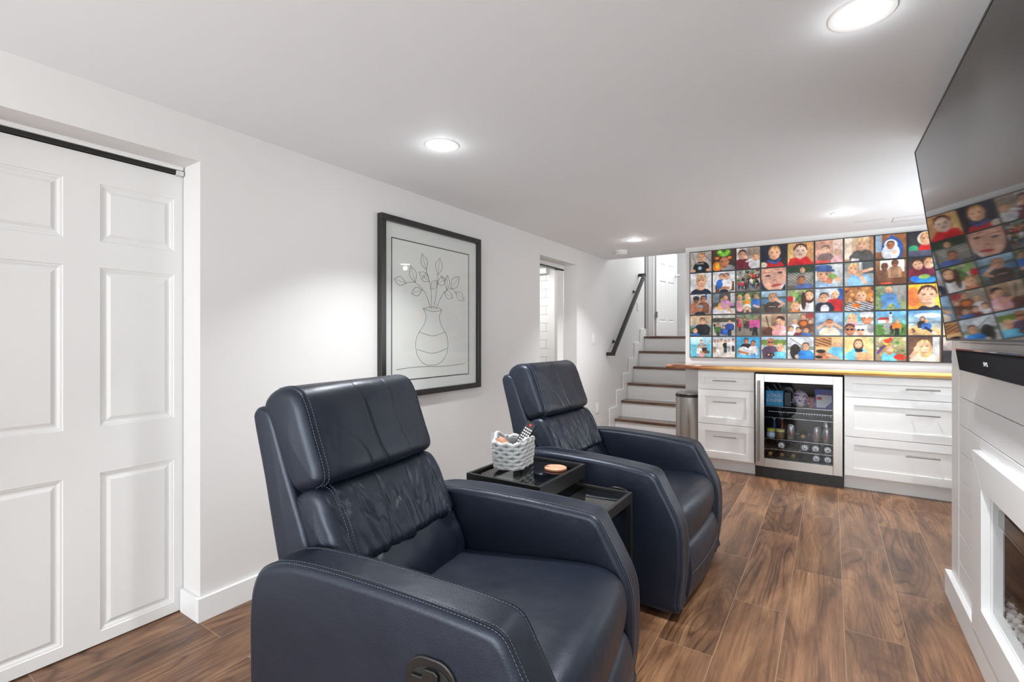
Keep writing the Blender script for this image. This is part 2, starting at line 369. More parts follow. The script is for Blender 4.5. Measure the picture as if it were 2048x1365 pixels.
# upper landing and hall
struct('wall_hall', B(-3.2, -2.283, 7.4, 7.52, 1.0, 3.65).box(-1.35, -.2, 7.4, 7.52, 1.0, 3.65).box(-2.283, -1.35, 7.4, 7.52, 3.25, 3.65)
       .box(-3.3, -3.2, 6.6, 7.5, 1, 3.65).box(-.3, -.2, 6.6, 7.5, 1, 3.65).box(-1.245, -.3, 6.65, 6.77, 1, 3.65).box(-3.2, -2.355, 6.65, 6.77, 1, 3.65)
       .box(-2.9, -.6, 9.3, 9.4, 1, 3.65).box(-.6, -.5, 7.5, 9.4, 1, 3.65).box(-3.0, -2.9, 7.5, 9.4, 1, 3.65)
       .box(-1.245, -1.0, 5.24, 5.4, H+.3, 3.65), M['wall'])
struct('wall_stairwell', B(-2.355, -1.125, 5.30, 5.40, H+.32, 3.65), M['wall'])
struct('ceiling_hall', B(-3.3, -.2, 5.3, 9.4, 3.65, 3.75), M['ceil'])
struct('floor_hall', B(-3.3, -.2, 6.70, 9.4, 1.10, 1.205).box(WX, -1.245, 6.69, 6.77, 1.1, 1.205), M['tread'])
# bathroom seen through the second doorway
struct('wall_bathroom', B(-4.3, -2.76, 4.97, 5.05, 0, 2.2), M['tile'])
struct('wall_bathroom_plain', B(-2.76, -2.475, 4.955, 5.05, 0, 2.2).box(-4.4, -4.3, 3.3, 5.05, 0, 2.2).box(-4.3, -2.475, 3.2, 3.3, 0, 2.2), M['wall'])
struct('ceiling_bathroom', B(-4.4, -2.475, 3.2, 5.05, 2.15, 2.25), M['ceil'])
struct('trim_1', B(-3.4, -2.76, 4.90, 4.969, 1.937, 1.998), M['white'])
# chimney breast clad in shiplap, fireplace opening left in it
FY0, FY1, FZ0, FZ1 = 1.545, 2.325, .228, .655
ch = MB()
CH0 = .90; CH1 = 2.975
gr = [0, .10, .22, .34, .458, .578, .696, .813, .932, 1.05, 1.168, 1.29, 1.41, 1.53, 1.65, 1.77, 1.89, 2.01, H]
ch.box(CX+.012, RX, CH0, FY0-.3, 0, H).box(CX+.012, RX, FY1+.3, CH1, 0, H).box(CX+.012, RX, FY0-.3, FY1+.3, FZ1+.04, H).box(CX+.012, RX, FY0-.3, FY1+.3, 0, FZ0-.04).box(.9, RX, FY0-.3, FY1+.3, FZ0-.04, FZ1+.04)
struct('wall_chimney', ch, M['white'])
sh = MB()
for a, b in zip(gr[:-1], gr[1:]):
    z0, z1 = a+.0015, b-.0015
    segs = [(CH0+.02, CH1-.145)]
    if z1 > FZ0-.04 and z0 < FZ1+.04: segs = [(CH0+.02, FY0-.05), (FY1+.05, CH1-.145)]
    for y0, y1 in segs: sh.box(CX, CX+.013, y0, y1, z0, z1)
sh.box(CX-.001, CX+.02, CH1-.143, CH1, .0, H); sh.box(CX, CX+.013, CH0, CH0+.02, 0, H)
struct('trim_shiplap', sh, M['white'], bevel=.0015)
struct('baseboard_right', B(CX-.022, CX, CH0-.022, CH1+.022, 0, .11).box(CX, RX, CH1, CH1+.022, 0, .11).box(RX-.015, RX, CH1+.03, 4.55, 0, .11), M['white'], bevel=.002)
struct('baseboard_left', B(WX, WX+.015, RY, .05, 0, .10).box(WX, WX+.015, .955, 3.80, 0, .10).box(TX, WX, .955, .97, 0, .10).box(WX, WX+.015, 4.565, 5.43, 0, .10).box(TX, WX, 4.55, 4.565, 0, .10), M['white'], bevel=.002)
# ---- panelled doors (local: y along width, z up, face towards +x)
def panel_door(w_, h_, cols, rows, t=.035):
    d = MB(); rec = .009
    ys = sorted(set([0, w_] + [c for p in cols for c in p])); zs = sorted(set([0, h_] + [r for p in rows for r in p]))
    def is_panel(y, z): return any(a < y < b for a, b in cols) and any(a < z < b for a, b in rows)
    for i in range(len(ys)-1):
        for j in range(len(zs)-1):
            a, b, c, e = ys[i], ys[i+1], zs[j], zs[j+1]
            if not is_panel((a+b)/2, (c+e)/2): d.box(-t, 0, a, b, c, e)
            else:
                m1, m2 = .016, .034   # ogee, then raised field
                def ring(o0, x0, o1, x1):
                    P = [(x0, a+o0, c+o0), (x0, b-o0, c+o0), (x0, b-o0, e-o0), (x0, a+o0, e-o0), (x1, a+o1, c+o1), (x1, b-o1, c+o1), (x1, b-o1, e-o1), (x1, a+o1, e-o1)]
                    d.add(P, [(k, (k+1) % 4, 4+(k+1) % 4, 4+k) for k in range(4)])
                ring(0, 0, .003, -.004); ring(.003, -.004, .007, -.0045); ring(.007, -.0045, m1, -rec); ring(m1, -rec, m1+.006, -rec); ring(m1+.006, -rec, m2, -.003)
                d.add([(-.003, a+m2, c+m2), (-.003, b-m2, c+m2), (-.003, b-m2, e-m2), (-.003, a+m2, e-m2)], [(0, 1, 2, 3)])
                d.add([(-t, a, c), (-t, b, c), (-t, b, e), (-t, a, e)], [(3, 2, 1, 0)])
    return d
rows6 = [(.045, .66), (.84, 1.455), (1.556, 1.78)]
d1 = thing('door_1', None, None, (TX-.006, .215, .005)); tag(d1, kind='structure')
dm = panel_door(.828, 1.885, [(.108, .36), (.468, .720)], rows6).build('door_leaf', M['doorw'], d1, smooth=25)
tr = struct('trim_door_track', B(TX-.055, TX+.006, .0, 1.05, 1.893, 1.91), M['black'])
struct('trim_door_valance', B(TX-.05, TX+.012, .0, .968, 1.911, 1.94), M['white'], bevel=.006)
tk = MB().box(TX-.0, TX+.014, .935, .965, 1.889, 1.907).cyl((TX+.012, .95, 1.898), .006, .006, 'x', 12); struct('trim_track_stop', tk, M['chrome'])
d2 = thing('door_2', None, None, (TX-.006, 4.43, .005)); tag(d2, kind='structure')
B(-.035, 0, 0, .135, 0, 1.885).build('door_leaf', M['doorw'], d2, .002)
struct('trim_2', B(TX-.05, TX+.004, 3.8, 4.56, 1.893, 1.905), M['black'])
struct('trim_2_valance', B(TX-.05, TX+.006, 3.8, 4.563, 1.906, 1.95), M['white'])
# hall door
d3 = thing('door_3', None, None, (-2.235, 7.42, 1.215), math.radians(-8.6)); tag(d3, kind='structure')
panel_door(.76, 2.02, [(.11, .34), (.42, .65)], [(.22, .86), (1.10, 1.70), (1.79, 1.94)]).build('door_leaf', M['doorw'], d3, smooth=25)
kb = MB().lathe([(.001, 0), (.026, 0), (.026, .006), (.01, .010), (.010, .03), (.024, .042), (.028, .054), (.022, .066), (.001, .068)], (0, 0, 0), 20)
kb.v = [(z, .70+x, .985+y) for x, y, z in kb.v]; kb.build('door_knob', M['chrome'], d3)
MB().box(-.002, .004, -.03, .03, .28, .37).cyl((.004, 0, .28), .006, .09, 'z', 10).build('hinge', M['brass'], d3)
struct('trim_3', B(-2.35, -2.283, 7.378, 7.40, 1.205, 3.3).box(-2.35, -1.28, 7.378, 7.4, 3.25, 3.32).box(-2.283, -2.262, 7.375, 7.52, 1.205, 3.25), M['white'], bevel=.003)
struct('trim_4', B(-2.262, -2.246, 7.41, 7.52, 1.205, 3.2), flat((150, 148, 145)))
struct('baseboard_hall', B(-2.9, -.6, 9.28, 9.3, 1.205, 1.33).box(-.62, -.6, 7.52, 9.3, 1.205, 1.33).box(-3.2, -2.35, 7.385, 7.4, 1.205, 1.33), M['white'])
struct('trim_5', B(-2.207, -2.196, 6.755, 6.771, 1.30, 3.6), M['black'])

# ================================================================== STAIRS
st = thing('staircase', 'white-riser staircase with dark wood treads rising beside the left wall', 'stairs', (0, 0, 0))
SX0, SX1 = WX+.018, -1.246
ty = [5.573+.2186*k for k in range(6)]; tz = [.205+.2*k for k in range(6)]
for k in range(6):
    z = tz[k]; y = ty[k]; zb = (tz[k-1] if k else 0)
    B(SX0, SX1, y+.02, y+.04, zb, z-.03).build('riser', M['cab'], st)
    B(SX0, SX1, y, (ty[k+1]+.02 if k < 5 else y+.12), z-.032, z).build('tread', M['tread'], st, .004)
skp = [(5.43, 0), (5.43, .344)]
for k in range(1, 6): skp += [(5.43+.2216*k, .344+.193*(k-1)), (5.43+.2216*k, .344+.193*k)]
skp += [(6.765, .344+.193*5), (6.765, 0)]
MB().prism(skp, 'x', WX+.001, WX+.017).build('stepped_skirting', M['white'], st, .002)
# handrail
hr = thing('handrail', 'black metal wall handrail running up beside the stairs', 'handrail', (0, 0, 0))
def bar(pts, a, m, name, par):
    """square bar through points lying in the plane x = const"""
    mb = MB()
    for p, q in zip(pts[:-1], pts[1:]):
        p, q = Vector(p), Vector(q); t = (q-p).normalized(); n1 = Vector((1, 0, 0)) if abs(t.x) < .9 else Vector((0, 1, 0)); n2 = t.cross(n1).normalized(); n1 = n2.cross(t)
        P = []
        for c in (p, q): P += [c+n1*a+n2*a, c-n1*a+n2*a, c-n1*a-n2*a, c+n1*a-n2*a]
        mb.add(P, [(0, 1, 2, 3), (7, 6, 5, 4)] + [(k, (k+1) % 4, 4+(k+1) % 4, 4+k) for k in range(4)])
    return mb.build(name, m, par, .002)
bar([(-2.125, 5.36, 1.0), (-2.125, 6.50, 2.045)], .02, M['black'], 'rail', hr)
bar([(-2.105, 5.365, .995), (-2.20, 5.365, .995)], .02, M['black'], 'wall_return', hr)
bar([(-2.105, 6.49, 2.04), (-2.20, 6.49, 2.04)], .02, M['black'], 'wall_return', hr)
for yy in (5.56, 6.28):
    zz = 1.0+(yy-5.36)*.9167
    MB().cyl((-2.204, yy, zz-.045), .02, .012, 'x', 16).tube([(-2.195, yy, zz-.045), (-2.125, yy, zz-.045), (-2.125, yy, zz-.01)], .007, 8).build('bracket', M['black'], hr)

# ================================================================== ELECTRICAL BITS
def plate(name, x, y, z, label, cat, kind):
    t = thing(name, label, cat, (x, y, z))
    B(0, .006, -.036, .036, -.058, .058).build('cover_plate', M['plastic'], t, .002)
    if kind == 'switch':
        B(.006, .010, -.016, .016, -.033, .033).build('rocker', M['plastic'], t, .001)
    else:
        B(.006, .009, -.017, .017, -.035, .035).build('receptacle', M['plastic'], t, .001)
        s = MB()
        for dz in (-.018, .018):
            for dy in (-.006, .006): s.box(.009, .0095, dy-.001, dy+.001, dz-.004, dz+.004)
        s.build('socket_slots', M['darkgap'], t)
    return t
plate('light_switch', WX, 4.983, 1.178, 'white light switch on the left wall just past the bathroom doorway', 'light switch', 'switch')
plate('light_switch', WX, 6.46, 1.62, 'white light switch on the stair wall below the handrail', 'light switch', 'switch')
plate('power_outlet', WX, 3.08, .385, 'white power outlet on the wall behind the grey rope basket', 'outlet', 'out')
plate('power_outlet', WX, 5.10, .39, 'white power outlet on the wall near the foot of the stairs', 'outlet', 'out')
sd = thing('smoke_detector', 'round white smoke detector on the ceiling by the stairs', 'smoke detector', (-1.846, 4.898, H))
MB().lathe([(.001, 0), (.062, 0), (.062, -.010), (.056, -.012)], (0, 0, 0), 32).build('mounting_plate', M['plastic'], sd)
MB().lathe([(.054, -.012), (.068, -.014), (.068, -.034), (.058, -.042), (.001, -.043)], (0, 0, 0), 32).build('detector_body', M['plastic'], sd)
vn = MB()
for k in range(16):
    a = 2*PI*k/16; vn.box(-.003, .003, .0675, .0690, -.030, -.018); vn.v[-8:] = [(x*math.cos(a)-y*math.sin(a), x*math.sin(a)+y*math.cos(a), z) for x, y, z in vn.v[-8:]]
vn.build('vent_slots', flat((120, 120, 118)), sd)
ap = thing('ceiling_access_panel', 'flush white access panel in the ceiling above the counter', 'access panel', (0, 0, 0))
fr = MB()
for x0, x1, y0, y1 in ((.15, .355, 4.705, 4.709), (.40, .62, 4.69, 4.694), (.40, .404, 4.69, 4.86), (.40, .62, 4.86, 4.864), (.616, .62, 4.69, 4.86)): fr.box(x0, x1, y0, y1, H-.0008, H)
fr.build('panel_outline', flat((120, 116, 112)), ap)
# recessed lamps: four in the photograph, two more behind the camera
lp = [(-1.546, 1.737, 'round recessed ceiling light above the nearer recliner, left of centre'), (.073, 1.683, 'largest round ceiling light, at the top right beside the television'),
      (.078, 4.302, 'round recessed ceiling light above the photo wall and counter'), (-1.536, 4.414, 'small round ceiling light near the smoke detector and stairs')]
for i, (x, y, lab) in enumerate(lp+[(-1.54, -.9, 'round recessed ceiling light behind the camera on the left wall side'), (.07, -.9, 'round recessed ceiling light behind the camera on the chimney side')]):
    t = thing('recessed_light', lab or 'round recessed ceiling light behind the camera', 'ceiling light', (x, y, H), 0, 'recessed ceiling lights')
    MB().lathe([(.058, -.0005), (.062, -.004), (.080, -.003), (.083, 0)], (0, 0, 0), 40).build('trim_ring', M['plastic'], t)
    MB().lathe([(.001, -.0025), (.058, -.0025), (.058, -.0005), (.001, -.0005)], (0, 0, 0), 40).build('diffuser', M['lampglow'], t)
    area('recessed_lamp_light', (x, y, H-.012), (0, 0, 0), .11, .11, 5.5, (.975, .985, 1), 'DISK', math.radians(102))
    pl = bpy.data.lights.new('recessed_lamp_glow', 'POINT'); pl.energy = .22; pl.shadow_soft_size = .03; pl.color = (.95, .975, 1)
    po = bpy.data.objects.new('recessed_lamp_glow', pl); COL.objects.link(po); po.location = (x, y, H-.05)

# ================================================================== PICTURE
pf = thing('framed_picture', 'black-framed line drawing of a leafy vase hanging on the left wall', 'framed picture', (WX, 0, 0))
PY0, PY1, PZ0, PZ1 = 1.915, 2.868, .822, 1.915; fd = .04
rectframe(PY0, PY1, PZ0, PZ1, .036, .001, fd).build('frame', M['blackwood'], pf, .003)
B(.004, .018, PY0+.03, PY1-.03, PZ0+.03, PZ1-.03).build('mat_board', M['mat'], pf)
ip = rectframe(2.007, 2.745, .925, 1.790, .0055, .0182, .0200); ip.build('inner_border', M['ink'], pf)
B(.0181, .0188, 2.012, 2.740, .930, 1.785).build('paper_sheet', M['paper'], pf)
# generic ink drawing: a round-bellied vase with drooping stems
ink = MB()
def stroke(pts, r=.0011):
    P = [Vector((.0192, 2.376+a, 1.355+b)) for a, b in catmull(pts, 6)]
    ink.tube([tuple(p) for p in P], r, 5)
def catmull(pts, n, closed=False):
    out = []; k = len(pts)
    for i in range(k if closed else k-1):
        p0 = pts[(i-1) % k] if (closed or i > 0) else pts[0]; p1 = pts[i]; p2 = pts[(i+1) % k]; p3 = pts[(i+2) % k] if (closed or i+2 < k) else pts[-1]
        for j in range(n):
            t = j/n; out.append(tuple(.5*((2*b)+(-a+c)*t+(2*a-5*b+4*c-d)*t*t+(-a+3*b-3*c+d)*t**3) for a, b, c, d in zip(p0, p1, p2, p3)))
    if not closed: out.append(tuple(pts[-1]))
    return out
stroke([(-.10, .02), (-.075, -.02), (-.09, -.08), (-.16, -.17), (-.155, -.27), (-.08, -.34), (.05, -.34), (.13, -.27), (.135, -.17), (.07, -.08), (.055, -.02), (.08, .02)])
stroke([(-.10, .02), (-.01, .035), (.08, .02), (-.01, .005), (-.10, .02)])
stroke([(-.135, -.13), (-.01, -.155), (.105, -.13)]); stroke([(-.155, -.24), (-.01, -.27), (.132, -.24)])
def leaf(x, y, a, l, wd=.28):
    c, s = math.cos(a), math.sin(a)
    for sg in (1, -1): stroke([(x, y), (x+c*l*.5-s*l*wd*sg, y+s*l*.5+c*l*wd*sg), (x+c*l, y+s*l)])
    stroke([(x, y), (x+c*l*.9, y+s*l*.9)], .0007)
for stem, lv in (([(-.03, .02), (-.08, .12), (-.17, .18), (-.25, .17)], [(-.25, .17, PI*.95, .10), (-.17, .18, PI*.62, .11), (-.11, .14, PI*1.1, .10)]),
                 ([(-.02, .02), (-.03, .16), (-.07, .27)], [(-.07, .27, PI*.62, .11), (-.04, .2, PI*.85, .11), (-.03, .15, PI*.25, .09)]),
                 ([(0, .02), (.03, .16), (.04, .25)], [(.04, .25, PI*.45, .12), (.035, .19, PI*.15, .10)]),
                 ([(.02, .02), (.09, .13), (.17, .17), (.22, .15)], [(.22, .15, -PI*.15, .11), (.17, .17, PI*.25, .13), (.10, .14, -PI*.1, .10), (.13, .16, PI*.48, .10)])):
    stroke(stem)
    for l_ in lv: leaf(*l_)
for a, b in ((-.10, .22), (-.085, .235), (.09, .235), (.105, .22), (.075, .245), (-.07, .25)): stroke([(a+.008*math.cos(t), b+.008*math.sin(t)) for t in np.linspace(0, 2*PI, 7)], .0008)
stroke([(-.33, -.36), (-.15, -.352), (.1, -.36), (.33, -.352)])
ink.build('ink_drawing', M['ink'], pf)
B(.0245, .0255, PY0+.03, PY1-.03, PZ0+.03, PZ1-.03).build('glass_pane', M['glass'], pf)
# ================================================================== CABINETS AND COUNTER
FYC = 4.60
def drawer(par, x0, x1, z0, z1, hx0, hx1, hz, fw=.058):
    m_ = MB(); y0, y1 = FYC, FYC+.02
    m_.box(x0, x1, y0, y1, z1-fw, z1).box(x0, x1, y0, y1, z0, z0+fw).box(x0, x0+fw, y0, y1, z0+fw, z1-fw).box(x1-fw, x1, y0, y1, z0+fw, z1-fw).box(x0+fw, x1-fw, y0+.009, y1, z0+fw, z1-fw)
    d = m_.build('drawer', M['cab'], par, .001)
    h = MB().tube([(hx0, FYC-.03, hz), (hx1, FYC-.03, hz)], .005, 12)
    for hx in (hx0+.025, hx1-.025): h.tube([(hx, FYC-.03, hz), (hx, FYC, hz)], .004, 8)
    h.build('handle', M['nickel'], d)
def cabinet(label, x0, x1, hx0, hx1):
    c = thing('drawer_cabinet', label, 'cabinet', (0, 0, 0))
    B(x0, x1, FYC+.022, BY-.002, .10, .890).build('carcass', M['cab'], c)
    B(x0, x1, FYC+.07, FYC+.09, 0, .10).build('toe_kick', M['cab'], c)
    g = .002
    for z0, z1, hz in ((.7265, .884, .806), (.4175, .7225, .619), (.112, .4135, .313)): drawer(c, x0+g, x1-g, z0, z1, hx0, hx1, hz, .052 if z0 > .7 else .06)
    return c
cabinet('narrow white three-drawer cabinet left of the drinks fridge', -1.010, -.549, -.877, -.685)
cabinet('wide white three-drawer cabinet right of the drinks fridge', .088, 1.03, .461, .654)
ct = MB(); npt = 60; top = []; random.seed(4)
fy = []
for i in range(npt+1):
    t = i/npt; x = -1.315+t*(1.10+1.315)
    y = 4.562+.012*noise.noise(Vector((x*2.3, 1.7, 0)))+.004*noise.noise(Vector((x*11, 3.7, 0)))
    y += .115*max(0, 1-(x+1.315)/.42)**1.6
    fy.append((x, y))
ring = []
for x, y in fy: ring.append([(x, y+.012, .8935), (x, y+.002, .900), (x, y-.003, .914), (x, y+.001, .928), (x, y+.007, .935), (x, BY-.003, .935), (x, BY-.003, .8935)])
V = [p for r in ring for p in r]; F = []
for i in range(npt):
    for j in range(7): F.append((i*7+j, i*7+(j+1) % 7, (i+1)*7+(j+1) % 7, (i+1)*7+j))
F += [tuple(range(7)), tuple(range(npt*7, npt*7+7))[::-1]]
ct.add(V, F)
ct.build('live_edge_countertop', M['counter'], smooth=35, label='long glossy live-edge wooden countertop with a pale sapwood front edge', cat='countertop')
# ================================================================== DRINKS FRIDGE
fg = thing('drinks_fridge', 'stainless steel glass-door drinks fridge built in under the countertop', 'fridge', (0, 0, 0))
fx0, fx1, fyf = -.536, .077, 4.575
iv = MB(); y1 = 5.08
iv.box(fx0, fx0+.045, 4.62, y1, .09, .885).box(fx1-.045, fx1, 4.62, y1, .09, .885).box(fx0, fx1, 4.62, y1, .84, .885).box(fx0, fx1, 4.62, y1, .09, .145).box(fx0, fx1, y1-.03, y1, .09, .885)
iv.build('fridge_body', M['darkgap'], fg)
gx0, gx1, gz0, gz1 = -.470, .014, .170, .815
for a_, b_ in ((fx0, gx0-.0004), (gx1+.0004, fx1)): B(a_, b_, fyf, fyf+.04, .10, .880).build('door_stile', M['steelv'], fg, .002)
for a_, b_ in ((gz1, .880), (.10, gz0)): B(gx0, gx1, fyf+.0008, fyf+.04, a_, b_).build('door_rail', M['steelh'], fg, .001)
B(gx0, gx1, fyf+.012, fyf+.016, gz0, gz1).build('door_glass', M['fridgeglass'], fg)
hd = MB().tube([(-.510, fyf-.045, .150), (-.510, fyf-.045, .825)], .0085, 14)
for z in (.215, .765): hd.tube([(-.510, fyf-.045, z), (-.510, fyf, z)], .007, 10)
hd.build('door_handle', M['nickel'], fg)
gl = MB().box(fx0-.004, fx1+.006, 4.625, 4.64, .0, .092)
gl.build('kick_grille', M['blackpl'], fg)
sl = MB()
for k in range(5):
    for j in range(5):
        x0 = -.485+k*.103; sl.box(x0, x0+.092, 4.618, 4.625, .018+j*.0145, .0235+j*.0145)
sl.build('grille_slats', mat('grille_black', (.03, .03, .03), .35), fg)
B(fx0-.004, fx1+.006, 4.60, 4.64, .881, .8925).build('top_gap', M['darkgap'], fg)
def shelf(z, wavy=False):
    s = MB(); xa, xb = fx0+.047, fx1-.047
    s.tube([(xa, 4.645, z), (xb, 4.645, z)], .0028, 6); s.tube([(xa, 5.03, z), (xb, 5.03, z)], .0028, 6)
    if not wavy:
        for k in range(26): 
            x = xa+(k+.5)/26*(xb-xa); s.tube([(x, 4.645, z-.002), (x, 5.03, z-.002)], .0013, 5)
    else:
        for k in range(7):
            y = 4.66+k*.055
            s.tube([(xa+t/40*(xb-xa), y, z+.008-.010*math.cos(t/40*2*PI*6)) for t in range(41)], .0018, 5)
    return s
shelf(.603).build('wire_shelf', M['chrome'], fg); shelf(.510).build('wire_shelf', M['chrome'], fg); shelf(.327).build('wire_shelf', M['chrome'], fg)
shelf(.240, True).build('bottle_rack', M['chrome'], fg); shelf(.160, True).build('bottle_rack', M['chrome'], fg)
# contents
def carton(name, x0, x1, y0, y1, z0, z1, col, label, cat='box'):
    t = thing(name, label, cat, ((x0+x1)/2, y0, z0)); cx = (x0+x1)/2
    B(x0-cx, x1-cx, 0, y1-y0, 0, z1-z0).build('carton', flat(col, .4), t, .002); return t
LD = carton('drinks_carton', -.468, -.336, 4.67, 4.85, .606, .735, (20, 150, 205), 'bright blue LONG DRINK carton on the top shelf of the fridge')
for s_, z in (('LONG', .088), ('DRINK', .046)): text_mesh('lettering', s_, .040, M['paper'], LD, (.004, -.001, z), (PI/2, 0, 0), squash=1.0)
def can(x, y, z, label, col=None, txt=False, lying=False, h=.122, r=.031, grp=None):
    t = thing('drink_can', label, 'can', (x, y, z), 0, grp)
    pr = [(.001, .002), (.024, 0), (r, .010), (r, h-.014), (.025, h-.002), (.024, h), (.0225, h-.004), (.001, h-.004)]
    b = MB().lathe(pr, (0, 0, 0), 28); m = M['alu']
    if lying: b.v = [(a, -c+h, b_+r) for a, b_, c in b.v]
    b.build('can_body', m, t)
    if not lying and txt:
        text_mesh('lettering', 'Coke', .030, flat((190, 30, 35)), t, (-.006, -r-.0008, .06), (PI/2, PI/2, 0))
        MB().lathe([(r+.0003, .075), (r+.0003, .082)], (0, 0, 0), 28).build('print_band', flat((170, 168, 168)), t)
    if lying:
        MB().ell((0, -.001, r), (.008, .002, .012)).build('pull_tab', M['chrome'], t)
    return t
can(-.280, 4.70, .330, 'silver can with red lettering, leftmost on the middle fridge shelf', txt=True)
can(-.098, 4.70, .330, 'silver can with red lettering, middle one of the three on the shelf', txt=True)
can(-.026, 4.69, .330, 'silver can with large red letters in front at the shelf right end', txt=True)
can(-.030, 4.79, .330, 'taller silver can behind the rightmost can on the middle shelf', h=.155)
for x, lab in ((-.350, 'silver can lying on the upper bottle rack, leftmost'), (-.181, 'silver can lying on the upper bottle rack, second from left'), (-.104, 'silver can lying on the upper bottle rack, third from left'), (-.021, 'silver can lying on the upper bottle rack, far right')):
    can(x, 4.67, .245, lab, lying=True, grp='cans lying on the bottle racks')
for x, lab in ((-.100, 'silver can lying on the bottom bottle rack, left of the pair'), (-.021, 'silver can lying on the bottom bottle rack, right of the pair')):
    can(x, 4.67, .165, lab, lying=True, grp='cans lying on the bottle racks')
def bottle(x, y, z, col, cap, label, lying=True, s=1, cat='bottle'):
    t = thing('bottle', label, cat, (x, y, z))
    pr = [(.001, 0), (.030*s, 0), (.031*s, .01), (.031*s, .11*s), (.026*s, .14*s), (.0125*s, .175*s), (.0125*s, .20*s), (.001, .20*s)]
    b = MB().lathe(pr, (0, 0, 0), 24); c = MB().lathe([(.001, .198*s), (.0148*s, .196*s), (.0148*s, .212*s), (.001, .214*s)], (0, 0, 0), 20)
    if lying:
        for q in (b, c): q.v = [(a, -c_+.215*s, b_+.031*s) for a, b_, c_ in q.v]
    b.build('bottle_body', flat(col, .15), t); c.build('bottle_cap', flat(cap, .3), t)
    if not lying: MB().lathe([(.0313*s, .03*s), (.0313*s, .10*s)], (0, 0, 0), 24).build('bottle_label', flat((60, 120, 190)), t)
for x, lab in ((-.432, 'brown bottle with gold cap lying on the bottom rack, leftmost'), (-.346, 'brown bottle with gold cap lying on the bottom rack, in the middle'), (-.263, 'brown bottle with gold cap lying on the bottom rack, nearest the cans')):
    bottle(x, 4.66, .165, (70, 42, 18), (150, 110, 50), lab)
bottle(-.414, 4.80, .330, (40, 60, 90), (150, 170, 200), 'dark blue bottle standing behind the yellow-lidded jar', False, .72)
bottle(-.352, 4.80, .330, (90, 24, 20), (120, 30, 30), 'dark red bottle standing behind the cream-lidded jar', False, .72)
bottle(-.195, 4.70, .330, (86, 56, 28), (196, 160, 80), 'amber bottle lying with its gold cap forward between two cans', True)
def jar(x, lid, body, lab):
    t = thing('jar', lab, 'jar', (x, 4.70, .330))
    MB().lathe([(.001, 0), (.031, 0), (.033, .006), (.033, .050), (.030, .058), (.001, .058)], (0, 0, 0), 28).build('jar_body', flat(body, .25), t)
    MB().lathe([(.001, .056), (.034, .056), (.034, .074), (.031, .078), (.001, .078)], (0, 0, 0), 28).build('lid', flat(lid, .4), t)
    MB().lathe([(.0334, .014), (.0334, .044)], (0, 0, 0), 28).build('jar_label', flat((200, 210, 225)), t) if lid[0] < 200 else None
jar(-.430, (190, 190, 40), (150, 170, 190), 'small white jar with a yellow-green lid at the shelf left end')
jar(-.360, (225, 205, 130), (120, 90, 60), 'small brown jar with a cream lid beside the yellow-lidded jar')
wb = carton('drinks_carton', -.110, .012, 4.67, 4.85, .606, .765, (30, 60, 160), 'blue and white printed carton at the right of the top shelf')
B(-.050, .056, -.0012, 0, .012, .115).build('white_panel', flat((225, 228, 232)), wb)
MB().prism([(-.06, 0), (-.0, 0), (.062, .07), (.062, .0)], 'y', -.0016, -.0013).build('blue_swoosh', flat((30, 60, 160)), wb)
B(-.045, -.012, -.0018, 0, .075, .098).build('red_label', flat((205, 40, 45)), wb)
MB().prism([(-.02, .120), (.03, .128), (.045, .118), (.03, .108), (.034, .118)], 'y', -.0018, -.001).build('red_swoosh', flat((190, 40, 60)), wb)
pb = thing('snack_bag', 'crumpled white and purple printed bag in the middle of the top shelf', 'bag', (-.215, 4.70, .606))
cb_ = MB().ell((0, .05, .068), (.062, .05, .070), nu=28, nv=20)
cb_.v = [(x+.006*noise.noise(Vector((x*40, y*40, z*40))), y+.010*noise.noise(Vector((x*50, y*30, z*50+7))), max(0, z+.006*noise.noise(Vector((x*40+3, y*40, z*40))))) for x, y, z in cb_.v]
mm, N_, L_, b_ = nm('printed_plastic_film'); tc = N_.new('ShaderNodeTexCoord'); nz = N_.new('ShaderNodeTexNoise'); nz.inputs['Scale'].default_value = 28; nz.inputs['Detail'].default_value = 1
rp = ramp(N_, [(.35, s2l((120, 60, 130))), (.45, s2l((215, 205, 225))), (.55, s2l((225, 225, 235))), (.66, s2l((190, 70, 110)))]); L_.new(tc.outputs['Object'], nz.inputs[0]); L_.new(nz.outputs['Fac'], rp.inputs[0]); L_.new(rp.outputs[0], b_.inputs[0]); b_.inputs['Roughness'].default_value = .25
cb_.build('bag_film', mm, pb)
carton('drinks_carton', -.328, -.282, 4.70, 4.80, .606, .72, (34, 34, 40), 'small dark carton between the blue carton and the bag')
carton('drinks_carton', -.150, -.118, 4.72, 4.80, .606, .69, (190, 70, 90), 'small pink and white carton beside the large blue and white one')

# ================================================================== TRASH BIN
tb = thing('trash_bin', 'tall brushed steel bin with black rim beside the stairs and cabinet', 'trash bin', (-1.145, 4.86, 0))
def dshape(w_, d, n=24):
    P = [(-w_/2, d/2)]
    for i in range(n+1):
        a = PI+PI*i/n; P.append((w_/2*math.cos(a), -d*.05+d*.45*math.sin(a)*1.0))
    P.append((w_/2, d/2)); return P
MB().prism(dshape(.245, .24), 'z', .02, .620).build('bin_body', M['steelv'], tb, smooth=30)
MB().prism(dshape(.235, .23), 'z', 0, .022).build('base_ring', M['blackpl'], tb)
MB().prism(dshape(.252, .247), 'z', .618, .642).build('rim', M['blackpl'], tb, .003)
MB().prism(dshape(.240, .235), 'z', .642, .656).build('lid', M['steelh'], tb, .005)

